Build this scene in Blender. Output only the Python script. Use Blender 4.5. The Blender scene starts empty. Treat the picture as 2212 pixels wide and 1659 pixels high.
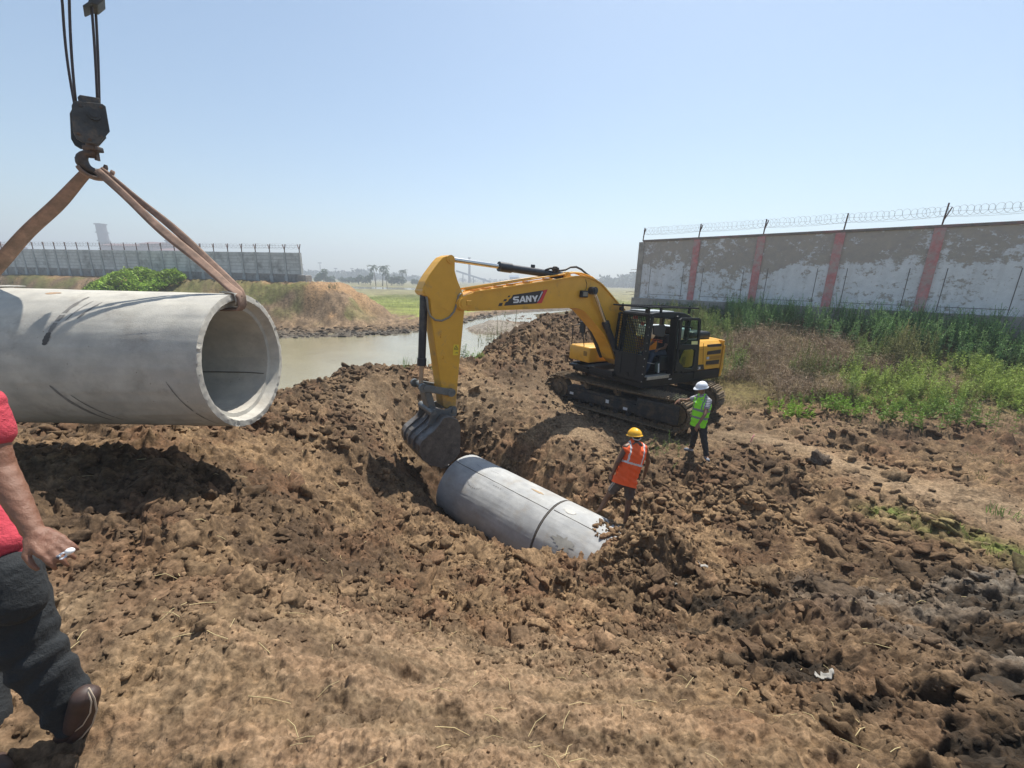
import bpy, bmesh, math, random
import numpy as np
from mathutils import Vector, Matrix
R = math.radians
random.seed(7); RNG = np.random.RandomState(7)
S = bpy.context.scene
COL = S.collection
# ------------------------------------------------------------ camera (origin = eye; x right, y ahead, z up)
PITCH, ROLL, FPX = R(14.4), R(1.5), 870.0          # FPX: focal length in units of a 2212-wide frame
FW = Vector((0, math.cos(PITCH), -math.sin(PITCH))); U0 = Vector((0, math.sin(PITCH), math.cos(PITCH))); R0 = Vector((1, 0, 0))
RT = R0*math.cos(ROLL) + U0*math.sin(ROLL); UP = -R0*math.sin(ROLL) + U0*math.cos(ROLL)
cd = bpy.data.cameras.new('camera'); cam = bpy.data.objects.new('camera', cd); COL.objects.link(cam)
cam.matrix_world = Matrix(((RT.x, UP.x, -FW.x, 0), (RT.y, UP.y, -FW.y, 0), (RT.z, UP.z, -FW.z, 0), (0, 0, 0, 1)))
cd.sensor_fit = 'HORIZONTAL'; cd.sensor_width = 36; cd.lens = 36*FPX/2212; cd.clip_start = .05; cd.clip_end = 6000
S.camera = cam
# ------------------------------------------------------------ light
SUN = Vector((.22, .46, 1)).normalized()
w = bpy.data.worlds.new("World"); S.world = w; w.use_nodes = True
nt = w.node_tree; nt.nodes.clear()
sky = nt.nodes.new('ShaderNodeTexSky'); sky.sky_type = 'NISHITA'; sky.sun_disc = False
sky.sun_elevation = math.asin(SUN.z); sky.sun_rotation = math.atan2(SUN.x, SUN.y)
sky.air_density = 1.0; sky.dust_density = .8; sky.ozone_density = 1.0; sky.altitude = 0
bg = nt.nodes.new('ShaderNodeBackground'); bg.inputs['Strength'].default_value = .095
out = nt.nodes.new('ShaderNodeOutputWorld')
tint = nt.nodes.new('ShaderNodeMix'); tint.data_type = 'RGBA'; tint.blend_type = 'MULTIPLY'; tint.inputs[0].default_value = 1; tint.inputs[7].default_value = (.93, 1.0, .98, 1)
nt.links.new(sky.outputs[0], tint.inputs[6]); nt.links.new(tint.outputs[2], bg.inputs[0]); nt.links.new(bg.outputs[0], out.inputs[0])
sl = bpy.data.lights.new('sun', 'SUN'); sl.energy = 4.7; sl.angle = R(.5); sl.color = (1, .95, .86)
so = bpy.data.objects.new('sun', sl); COL.objects.link(so); so.rotation_euler = (-SUN).to_track_quat('-Z', 'Y').to_euler(); so.location = (0, 0, 50)
S.view_settings.view_transform = 'Standard'; S.view_settings.look = 'None'; S.view_settings.gamma = 1
S.view_settings.exposure = 0.68
S.cycles.use_denoising = True
S.cycles.max_bounces = 6; S.cycles.diffuse_bounces = 3; S.cycles.transparent_max_bounces = 12; S.cycles.volume_bounces = 0

# ------------------------------------------------------------ helpers
def ray(px, py):
    return FW*FPX + RT*(px-1106) + UP*(829.5-py)
def atz(px, py, z): d = ray(px, py); return d*(z/d.z)
def aty(px, py, y): d = ray(px, py); return d*(y/d.y)
def tag(o, label=None, cat=None, group=None, kind=None):
    for k, v in (('label', label), ('category', cat), ('group', group), ('kind', kind)):
        if v: o[k] = v
    return o
def empty(name, loc=(0, 0, 0), rz=0.0, parent=None, label=None, cat=None, group=None):
    o = bpy.data.objects.new(name, None); COL.objects.link(o); o.location = loc; o.rotation_euler = (0, 0, rz); o.empty_display_size = .1
    if parent: o.parent = parent
    return tag(o, label, cat, group)
def link(name, me, parent=None, mw=None):
    o = bpy.data.objects.new(name, me); COL.objects.link(o)
    if parent: o.parent = parent
    if mw is not None: o.matrix_world = mw
    return o
def npmesh(name, V, Fc, mats, parent=None, smooth=False, cols=None, mi=None):
    """V (n,3), Fc (m,3|4) arrays"""
    V = np.asarray(V, np.float32); Fc = np.asarray(Fc, np.int32)
    me = bpy.data.meshes.new(name); k = Fc.shape[1]
    me.vertices.add(len(V)); me.vertices.foreach_set('co', V.ravel())
    me.loops.add(Fc.size); me.loops.foreach_set('vertex_index', Fc.ravel())
    me.polygons.add(len(Fc)); me.polygons.foreach_set('loop_start', np.arange(0, Fc.size, k, dtype=np.int32))
    if smooth: me.polygons.foreach_set('use_smooth', np.ones(len(Fc), bool))
    for m in (mats if isinstance(mats, (list, tuple)) else [mats]): me.materials.append(m)
    if mi is not None: me.polygons.foreach_set('material_index', np.asarray(mi, np.int32))
    if cols is not None:
        a = me.color_attributes.new('Col', 'FLOAT_COLOR', 'POINT')
        c = np.ones((len(V), 4), np.float32); c[:, :3] = cols; a.data.foreach_set('color', c.ravel())
    me.update(calc_edges=True)
    return link(name, me, parent)
class MB:
    """collects simple solids into one mesh; each solid may carry a material index"""
    def __init__(s): s.bm = bmesh.new()
    def _add(s, geo_verts, M, mi):
        for v in geo_verts: v.co = M @ v.co
        fs = set(f for v in geo_verts for f in v.link_faces)
        for f in fs: f.material_index = mi
        return s
    def box(s, c, size, rot=None, mi=0, bev=0.0):
        r = bmesh.ops.create_cube(s.bm, size=1)['verts']
        for v in r: v.co = Vector((v.co.x*size[0], v.co.y*size[1], v.co.z*size[2]))
        if bev:
            es = list(set(e for v in r for e in v.link_edges))
            q = bmesh.ops.bevel(s.bm, geom=es, offset=bev, segments=2, affect='EDGES', profile=.5)
            r = list(set(v for f in q['faces'] for v in f.verts) | set(v for v in r if v.is_valid))
            st = list(r); seen = set(r)
            while st:
                v = st.pop()
                for e in v.link_edges:
                    o = e.other_vert(v)
                    if o not in seen: seen.add(o); st.append(o)
            r = list(seen)
        M = Matrix.Translation(Vector(c))
        if rot is not None: M = M @ (rot if isinstance(rot, Matrix) else Matrix.Rotation(rot, 4, 'Z'))
        return s._add(r, M, mi)
    def bar(s, a, b, w_, h_=None, mi=0, up=(0, 0, 1), bev=0.0):
        a, b = Vector(a), Vector(b); d = b-a; L = d.length; x = d/L
        u = Vector(up)
        if abs(x.dot(u)) > .98: u = Vector((0, 1, 0))
        y = u.cross(x).normalized(); z = x.cross(y)
        M = Matrix(((x.x, y.x, z.x, 0), (x.y, y.y, z.y, 0), (x.z, y.z, z.z, 0), (0, 0, 0, 1)))
        return s.box((a+b)/2, (L, w_, h_ or w_), rot=M, mi=mi, bev=bev)
    def cyl(s, a, b, r1, r2=None, n=20, mi=0, caps=True):
        a, b = Vector(a), Vector(b); d = b-a
        q = bmesh.ops.create_cone(s.bm, cap_ends=caps, segments=n, radius1=r1, radius2=r1 if r2 is None else r2, depth=d.length)['verts']
        M = Matrix.Translation((a+b)/2) @ d.to_track_quat('Z', 'Y').to_matrix().to_4x4()
        return s._add(q, M, mi)
    def sph(s, c, r, sc=(1, 1, 1), n=12, mi=0):
        q = bmesh.ops.create_uvsphere(s.bm, u_segments=n*2, v_segments=n, radius=r)['verts']
        return s._add(q, Matrix.Translation(Vector(c)) @ Matrix.Diagonal((*sc, 1)), mi)
    def prism(s, pts, d, mi=0, o=(0, 0, 0)):
        """closed outline of 3D points, extruded by vector d"""
        d = Vector(d); A = [s.bm.verts.new(Vector(p)) for p in pts]; B = [s.bm.verts.new(Vector(p)+d) for p in pts]
        n = len(pts); fs = [s.bm.faces.new(A[::-1]), s.bm.faces.new(B)]
        for i in range(n): fs.append(s.bm.faces.new((A[i], A[(i+1) % n], B[(i+1) % n], B[i])))
        for f in fs: f.material_index = mi
        return s
    def tube(s, pts, r, n=8, mi=0, caps=True):
        P = [Vector(p) for p in pts]; rings = []; prev = None
        for i, p in enumerate(P):
            t = (P[min(i+1, len(P)-1)]-P[max(i-1, 0)]).normalized()
            if prev is None: u = t.orthogonal().normalized()
            else: u = (prev - t*prev.dot(t)).normalized()
            prev = u; v = t.cross(u); rr = r[i] if isinstance(r, (list, tuple)) else r
            rings.append([s.bm.verts.new(p+(u*math.cos(a)+v*math.sin(a))*rr) for a in (2*math.pi*k/n for k in range(n))])
        for A, B in zip(rings, rings[1:]):
            for k in range(n):
                f = s.bm.faces.new((A[k], A[(k+1) % n], B[(k+1) % n], B[k])); f.material_index = mi; f.smooth = True
        if caps:
            for q in (rings[0][::-1], rings[-1]): f = s.bm.faces.new(q); f.material_index = mi
        return s
    def build(s, name, mats, parent=None, smooth=None, bevel=0.0, mw=None):
        bmesh.ops.recalc_face_normals(s.bm, faces=s.bm.faces)
        me = bpy.data.meshes.new(name); s.bm.to_mesh(me); s.bm.free()
        for m in (mats if isinstance(mats, (list, tuple)) else [mats]): me.materials.append(m)
        if smooth:
            me.polygons.foreach_set('use_smooth', np.ones(len(me.polygons), bool)); me.set_sharp_from_angle(angle=R(smooth))
        o = link(name, me, parent, mw)
        if bevel:
            b = o.modifiers.new('bevel', 'BEVEL'); b.width = bevel; b.segments = 2; b.limit_method = 'ANGLE'; b.angle_limit = R(40)
            b.harden_normals = False
        return o

# ------------------------------------------------------------ numpy noise
def _h(ix, iy, s):
    n = (ix.astype(np.int64)*374761393 + iy.astype(np.int64)*668265263 + s*1442695041) & 0xffffffff
    n = ((n ^ (n >> 13))*1274126177) & 0xffffffff
    n = ((n ^ (n >> 16))*2246822519) & 0xffffffff
    return ((n ^ (n >> 15)) & 0xffffff)/float(0xffffff)
def vnoise(x, y, s=0):
    ix = np.floor(x); iy = np.floor(y); fx = x-ix; fy = y-iy
    fx = fx*fx*fx*(fx*(fx*6-15)+10); fy = fy*fy*fy*(fy*(fy*6-15)+10)
    a = _h(ix, iy, s); b = _h(ix+1, iy, s); c = _h(ix, iy+1, s); d = _h(ix+1, iy+1, s)
    return (a*(1-fx)+b*fx)*(1-fy)+(c*(1-fx)+d*fx)*fy
def fbm(x, y, o=5, s=0, g=.5):
    v = 0; a = 1; t = 0
    for i in range(o):
        c, q = math.cos(i*1.3), math.sin(i*1.3)
        v = v+a*(vnoise((x*c-y*q)*2**i+i*17.3, (x*q+y*c)*2**i-i*9.1, s+i)-.5); t += a; a *= g
    return v/t*2      # about -1..1
def lumps(x, y, s=0, fill=.8):
    """rounded clods of unit cell size: height 0..~.5, irregular outlines"""
    x = x+.35*fbm(x*2.1, y*2.1, 2, s+50); y = y+.35*fbm(x*2.3+9, y*2.3, 2, s+60)
    ix = np.floor(x); iy = np.floor(y); best = np.zeros_like(x)
    for dx in (-1, 0, 1):
        for dy in (-1, 0, 1):
            cx = ix+dx; cy = iy+dy
            px = cx+_h(cx, cy, s); py = cy+_h(cx, cy, s+1); rr = (.25+.5*_h(cx, cy, s+2)**1.5)*(_h(cx, cy, s+3) < fill)+1e-4
            d2 = ((x-px)**2+(y-py)**2)/rr**2
            best = np.maximum(best, rr*np.sqrt(np.clip(1-d2, 0, 1))*.9)
    return best
def crumb(x, y, s=0):
    """broken, angular relief: folded noise, 0..1"""
    a = 1-np.abs(fbm(x, y, 4, s, .6))*2.2; b = np.abs(fbm(x*1.7+5, y*1.7-3, 4, s+7, .62))
    return np.clip(.55*a+1.1*b, 0, 1.2)
def sstep(a, b, x): t = np.clip((x-a)/(b-a), 0, 1); return t*t*(3-2*t)

# ------------------------------------------------------------ materials
def mat(name, col, rough=.6, metal=0.0, noise=0.0, nscale=6.0, dirt=None, dirt_amt=.5, dirt_scale=3.0, bump=0.0, bscale=60.0, attr=False, spec=.5, coat=0.0, trans=0.0, trans_col=None):
    m = bpy.data.materials.new(name); m.use_nodes = True; t = m.node_tree; b = t.nodes['Principled BSDF']
    b.inputs['Base Color'].default_value = (*col, 1); b.inputs['Roughness'].default_value = rough; b.inputs['Metallic'].default_value = metal
    b.inputs['Specular IOR Level'].default_value = spec; b.inputs['Coat Weight'].default_value = coat
    N, L = t.nodes, t.links
    tc = N.new('ShaderNodeTexCoord'); src = None
    if attr:
        a = N.new('ShaderNodeAttribute'); a.attribute_name = 'Col'; src = a.outputs['Color']
    def nz(scale, det=5, rg=.6):
        n = N.new('ShaderNodeTexNoise'); n.inputs['Scale'].default_value = scale; n.inputs['Detail'].default_value = det; n.inputs['Roughness'].default_value = rg
        L.new(tc.outputs['Object'], n.inputs['Vector']); return n.outputs['Fac']
    def mix(fac, A, B, mode='MIX'):
        x = N.new('ShaderNodeMix'); x.data_type = 'RGBA'; x.blend_type = mode
        if hasattr(fac, 'links'): L.new(fac, x.inputs[0])
        else: x.inputs[0].default_value = fac
        for q, i in ((A, 6), (B, 7)):
            if hasattr(q, 'links'): L.new(q, x.inputs[i])
            else: x.inputs[i].default_value = (*q, 1)
        return x.outputs[2]
    def ramp(f, a, b, lo=(0, 0, 0), hi=(1, 1, 1)):
        r = N.new('ShaderNodeValToRGB'); L.new(f, r.inputs[0]); r.color_ramp.elements[0].position = a; r.color_ramp.elements[1].position = b
        r.color_ramp.elements[0].color = (*lo, 1); r.color_ramp.elements[1].color = (*hi, 1); return r.outputs[0]
    if src is None: src = mix(0.0, col, col)
    if noise:
        f = nz(nscale, 8, .65)
        src = mix(1.0, src, ramp(f, .3, .7, (1-noise,)*3, (1+noise,)*3), 'MULTIPLY')
    if dirt:
        f = nz(dirt_scale, 8, .7)
        src = mix(ramp(f, .62-dirt_amt*.35, .8-dirt_amt*.3), src, dirt)
    L.new(src, b.inputs['Base Color'])
    if bump:
        n = nz(bscale, 6, .7); bp = N.new('ShaderNodeBump'); bp.inputs['Strength'].default_value = min(1, bump); bp.inputs['Distance'].default_value = .4/bscale
        L.new(n, bp.inputs['Height']); L.new(bp.outputs[0], b.inputs['Normal'])
    if trans:
        tr = N.new('ShaderNodeBsdfTranslucent'); ms = N.new('ShaderNodeMixShader'); ms.inputs[0].default_value = trans
        L.new(src, tr.inputs[0]); L.new(b.outputs[0], ms.inputs[1]); L.new(tr.outputs[0], ms.inputs[2]); L.new(ms.outputs[0], N['Material Output'].inputs[0])
    m['_n'] = 1
    return m
# ============================================================ TERRAIN
# control points: frame position (2212 x 1659 units) + depth ahead, or world xyz
CP = [(-3, 1, -1.95), (-1.55, 1.3, -2.05), (-2.1, 1.15, -2.0), (-1.4, .9, -1.95), (0, 1, -1.80), (3, 1, -1.85), (0, -1, -1.75), (-3, -1, -1.75), (3, -1, -1.75), (-7, 1, -1.8), (-7, -1, -1.8), (8, 0, -2.0), (14, 2, -2.2), (-12, 3, -1.9), (14, -3, -2), (-12, -3, -1.8),
      (-4, 4.5, -2.15), (-6, 4.5, -2.1), (-8, 6, -2.2), (-5.5, 6.5, -2.2), (-12, 9, -2.3), (-3.0, 3.4, -2.2), (-1.6, 1.9, -1.95),
      (3.75, 12.05, -3.7), (1.8, 12.2, -3.68), (4.2, 9.7, -3.7), (5.8, 11.4, -3.7), (3.3, 14, -3.65), (5.5, 13.5, -3.65), (7, 11.5, -3.55), (7.2, 13.5, -3.4),
      (1.85, 6.45, -4.19), (1.8, 6.1, -4.2), (4.2, 8.4, -3.7), (2.6, 7.6, -3.95), (2.2, 5.4, -4.0), (6.5, 8.5, -3.6), (9, 9, -3.35), (12, 9, -3.1), (16, 8, -2.9), (7, 6, -3.45), (10, 6, -3.0), (15, 5, -2.6),
      (5, 5, -3.6), (7, 4, -3.0), (4, 3.4, -2.95), (3, 2.2, -2.35), (5.5, 2, -2.25), (10, 3, -2.3),
      (9, 11.3, -3.15), (13, 11.2, -2.75), (11, 14, -2.3), (8, 17, -2.0), (17, 11, -2.0), (7, 21, -1.35), (10.7, 18, -1.35), (14.3, 14.6, -1.35), (18, 11.2, -1.35), (24, 6, -1.3), (12, 22, -1.4), (20, 16, -1.4), (30, 12, -1.4), (20, 30, -1.5), (9, 28, -2.4),
      # trench line under the laid pipes
      (-1.5, 8.6, -5.0), (-.6, 7.8, -5.25), (.6, 6.8, -5.25), (1.3, 6.2, -5.0), (-2.3, 9.3, -4.7), (-2.0, 8.6, -4.6), (-1.1, 8.9, -4.95),
      # back of the near spoil bank, falling to the river
      (-7.5, 12.5, -4.9), (-5.5, 14.5, -5.0), (-3, 17, -5.0), (-10, 12, -4.8), (-16, 12, -4.6), (-11, 20, -5.2), (-6, 22, -5.2), (-3.2, 26, -5.0), (-22, 18, -5.2), (-35, 22, -5.1), (-30, 10, -3.4), (-20, 8, -2.6),
      # behind the mound
      (0, 23, -4.2), (4, 22, -3.4), (2, 30, -4.3), (8, 36, -3.9), (0, 45, -4.35)]
for px, py, y in [(925, 1062, 7.3), (1000, 1118, 6.65), (1100, 1160, 6.0), (1190, 1195, 5.5), (1260, 1150, 5.9), (900, 1150, 5.8), (1000, 1205, 5.0), (1000, 1300, 3.7), (1000, 1450, 2.2), (1300, 1300, 3.9),
                  (700, 1000, 6.0), (590, 990, 5.2), (700, 1150, 4.3), (500, 1110, 3.6), (850, 950, 8.0), (790, 880, 8.9), (800, 1060, 6.2),
                  (640, 857, 8.3), (740, 824, 9.2), (800, 792, 10.3), (900, 787, 11.4), (1000, 800, 11.6), (1080, 790, 12.6), (1180, 815, 12.6),
                  (1000, 900, 9.9), (1060, 960, 8.8), (1150, 910, 9.6), (1260, 940, 8.8), (1180, 1010, 7.7), (1290, 1050, 7.0), (1200, 850, 11.4),
                  (1110, 700, 16), (1180, 675, 16.8), (1280, 670, 17), (1340, 690, 16.5), (1250, 770, 14.6), (1070, 735, 15.6), (1600, 1000, 7.6), (1700, 1180, 5.4)]:
    v = aty(px, py, y); CP.append((v.x, v.y, v.z))
CP = np.array(CP, float)
def _warp(x, y):      # compress far distances so that the spline stays tame
    return np.arcsinh(x/9.0)*9.0, np.arcsinh(y/12.0)*12.0
def _tps(ax, ay, bx, by):
    r2 = (ax[:, None]-bx[None])**2+(ay[:, None]-by[None])**2+1e-9
    return .5*r2*np.log(r2)
_cx, _cy = _warp(CP[:, 0], CP[:, 1]); _ncp = len(CP)
_K = _tps(_cx, _cy, _cx, _cy)+np.eye(_ncp)*.35; _P = np.stack([np.ones(_ncp), _cx, _cy], 1)
_A = np.zeros((_ncp+3, _ncp+3)); _A[:_ncp, :_ncp] = _K; _A[:_ncp, _ncp:] = _P; _A[_ncp:, :_ncp] = _P.T
_wtp = np.linalg.solve(_A, np.concatenate([CP[:, 2], np.zeros(3)]))
def near_z(x, y):
    wx, wy = _warp(x, y); o = np.empty_like(wx)
    for i in range(0, len(wx), 100000):
        j = slice(i, i+100000); o[j] = _tps(wx[j], wy[j], _cx, _cy) @ _wtp[:_ncp] + _wtp[_ncp]+_wtp[_ncp+1]*wx[j]+_wtp[_ncp+2]*wy[j]
    return o
WZ = -4.5      # water level
# far shore of the river (x, y) and its narrowing arm, from the frame on the water plane
SHORE = np.array([(-140, 64), (-70, 40), (-40, 31), (-24, 28.2), (-16, 28.3), (-11.5, 30.5), (-8.6, 32.5), (-6.9, 36), (-5.6, 41), (-4.2, 46), (-2.0, 52), (3, 60), (9, 66), (30, 72)], float)
def far_z(x, y):
    # distance beyond the far shore (taken along y, softened)
    ys = np.interp(x, SHORE[:, 0], SHORE[:, 1]); d = y-ys
    z = WZ-.4+np.clip(d+1.5, 0, 3)*.16+np.clip(d-1.5, 0, 8)*.035+.12*fbm(x*.12, y*.12, 3, 5)*sstep(0, 10, d)
    # bank mound in front of the grey wall, behind a flat muddy shelf
    toe = 6.6+1.3*fbm(x*.22, y*.05+3, 3, 18)
    m = sstep(0, 4.6, d-toe+1)*np.maximum(sstep(20, 14, d), sstep(-18.5, -20, x)*sstep(26, 20, d))*sstep(-12.2, -15.8, x+.12*(y-38)+1.5*fbm(x*.3, y*.3, 3, 19))
    top = -1.6+.5*fbm(x*.18, y*.18, 3, 8)-.02*np.clip(x+30, -20, 20)
    z = z*(1-m)+m*np.maximum(z, top)
    # strip the grey wall stands on
    q = sstep(36, 38.5, y-np.clip(-x-20, 0, 99)*.22)*sstep(-15.5, -19, x)*sstep(50, 46, y-np.clip(-x-20, 0, 99)*.22)
    z = z*(1-q)+q*np.maximum(z, -.62)
    return z
def island_z(x, y):
    # mud bank spit in the stream
    return np.exp(-(((x+1.9)/2.6)**2+((y-38.5)/4.5)**2)*1.2)*.85
def ground_z(x, y, detail=True):
    x = np.asarray(x, float); y = np.asarray(y, float)
    nz_ = near_z(x, y); fz = far_z(x, y)
    ys = np.interp(x, SHORE[:, 0], SHORE[:, 1])
    k = sstep(-3, 0.5, y-ys)*(1-sstep(3.2, 7.5, x)*(1-sstep(36, 60, y)))
    z = nz_*(1-k)+fz*k
    z = np.where(y < ys-3, np.maximum(z, -5.3), z)
    z = z+island_z(x, y)
    # soil thrown over the end of the second pipe
    q = np.sqrt(((x-2.12)/1.0)**2+((y-5.22)/.74)**2)+.30*fbm(x*2.6, y*2.6, 4, 88, .6); z = z+.56*sstep(1.0, .30, q)
    far = sstep(70, 110, np.hypot(x, y)); z = z*(1-far)+far*(-4.25)
    # far lagoon
    lag = sstep(1, 0, (((x+58)/40)**2+((y-175)/22)**2)); z = z-lag*.9
    return z
# the laid pipes and the pad keep the noise off
def zones(x, y):
    d = np.hypot(x-3.75, y-12.05)
    pad = sstep(4.2, 2.6, d)
    v = (y-10.9)*.5+(x-8.2)*.22+.35*fbm(x*.35, y*.35, 3, 90)
    bank = sstep(.2, 1.0, v)*sstep(6.3, 7.6, x+.1*(y-12))      # weedy bank
    # trodden pale track at right
    tr = np.exp(-((x-np.interp(y, [4, 5.7, 6.5, 7.8, 9.1, 10], [8.0, 7.9, 7.5, 7.2, 6.6, 5.7]))/(.55+.25*(y < 7)))**2)*sstep(10.4, 9.6, y)*sstep(4.2, 5.2, y)
    tr2 = .45*np.exp(-((y-(9.9+.05*(x-9)))/.5)**2)*sstep(5.5, 7.5, x)
    track = np.clip(tr+tr2, 0, 1)
    # pressed, scraped soil in the foreground
    near = sstep(3.9, 2.3, y+.25*np.abs(x-.2)+.5*fbm(x*.5, y*.5, 2, 33))
    mud = sstep(.3, 1.5, x-.10*y+.7*fbm(x*.6, y*.6, 3, 44))*sstep(5.0, 3.9, y+.10*(x-3)+.6*fbm(x*.5, y*.5, 2, 45))   # dark wet churned clay lower right, plus shadow patches put in as colour
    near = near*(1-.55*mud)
    track = np.clip(track+.9*np.exp(-(((x-1.8)/.32)**2+((y-6.3)/.35)**2)), 0, 1)
    return pad, bank, track, near, mud
def slope_scrape(x, y):      # smooth sandy cut face behind the laid pipe
    a = np.exp(-(((x+.9)/1.9)**2+((y-10.6)/1.0)**2)); b = np.exp(-(((x-1.6)/.9)**2+((y-9.0)/.8)**2)); c = np.exp(-(((x+3.3)/.9)**2+((y-9.3)/1.0)**2))
    return np.clip(a*.9+b+c*.9, 0, 1)
def relief(x, y):
    pad, bank, track, near, mud = zones(x, y)
    r = np.hypot(x, y); fade = sstep(90, 45, r)
    clod = np.clip(1-.42*pad-.9*bank-.68*track-.66*near-.6*slope_scrape(x, y), .06, 1)
    ys = np.interp(x, SHORE[:, 0], SHORE[:, 1])
    farside = sstep(-2, 1, y-ys); clod = clod*(1-.6*farside)
    mound = np.exp(-(((x-2.2)/4.2)**2+((y-16.2)/2.6)**2)); clod = clod*(1+.5*mound)
    h = .12*fbm(x*.9, y*.9, 5, 1, .6)*(.4+.6*clod)
    patch = .35+.65*sstep(-.35, .35, fbm(x*.55, y*.55, 2, 71)); rough = .6+.8*fbm(x*4, y*4, 4, 77, .65)
    for s, sc, a in ((11, .62, .40), (12, .30, .46), (13, .15, .55), (14, .07, .7)):
        amt = clod*(patch if sc > .1 else 1)*(1+.45*fbm(x/sc*3, y/sc*3, 3, s+200, .7))
        if sc < .1: amt = np.maximum(amt, .3)*sstep(26, 9, r)
        elif sc < .2: amt = amt*sstep(60, 35, r)
        h = h+lumps(x/sc, y/sc, s, .8)*sc*a*amt
    h = h+clod*(.13*crumb(x*2.1, y*2.1, 301)+.075*crumb(x*5.2, y*5.2, 311)*sstep(60, 30, r)+.036*crumb(x*13, y*13, 321)*sstep(24, 10, r))*rough
    h = h+np.maximum(clod, .30)*.012*crumb(x*38, y*38, 331)*sstep(11, 5, r)+.010*fbm(x*20, y*20, 4, 3, .7)*sstep(14, 6, r)
    # rubble and slumped mud on the far shore
    d = y-ys; sh_ = sstep(-1.5, .5, d)*sstep(26, 12, d); h = h+sh_*(.22*crumb(x*.8, y*.8, 341)+.16*crumb(x*2.4, y*2.4, 351)-.2)*fade
    # scraped streaks running across the pressed foreground
    h = h+near*(.040*fbm(x*.35+3, y*4.2+.5*x, 3, 381, .6)+.022*fbm(x*1.6+2*y, y*9-x*3.0, 5, 6, .6)+.04*np.clip(fbm(x*2.2, y*3.2, 4, 7), 0, 1)+.034*crumb(x*7, y*10, 361)+.016*crumb(x*22, y*30, 362))
    pits = mud*sstep(-.06, .2, fbm(x*1.3-y*.7, y*2.6, 4, 46, .6))*.09
    return (h-pits)*np.clip(fade, .0, 1)-.25*clod
def full_z(x, y):
    x = np.atleast_1d(np.asarray(x, float)); y = np.atleast_1d(np.asarray(y, float))
    return ground_z(x, y)+relief(x, y)
_gx = np.arange(-13, 24.01, .05); _gy = np.arange(-.5, 24.01, .05); _GX, _GY = np.meshgrid(_gx, _gy); _GZ = full_z(_GX.ravel(), _GY.ravel()).reshape(_GX.shape)
def gz(x, y):
    if -13 < x < 23.9 and -.5 < y < 23.9:
        u, v = (x+13)/.05, (y+.5)/.05; i, j = int(u), int(v); u -= i; v -= j
        return float((_GZ[j, i]*(1-u)+_GZ[j, i+1]*u)*(1-v)+(_GZ[j+1, i]*(1-u)+_GZ[j+1, i+1]*u)*v)
    return float(full_z(x, y)[0])
def lerp(a, b, t): return a*(1-t)+b*t
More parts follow.
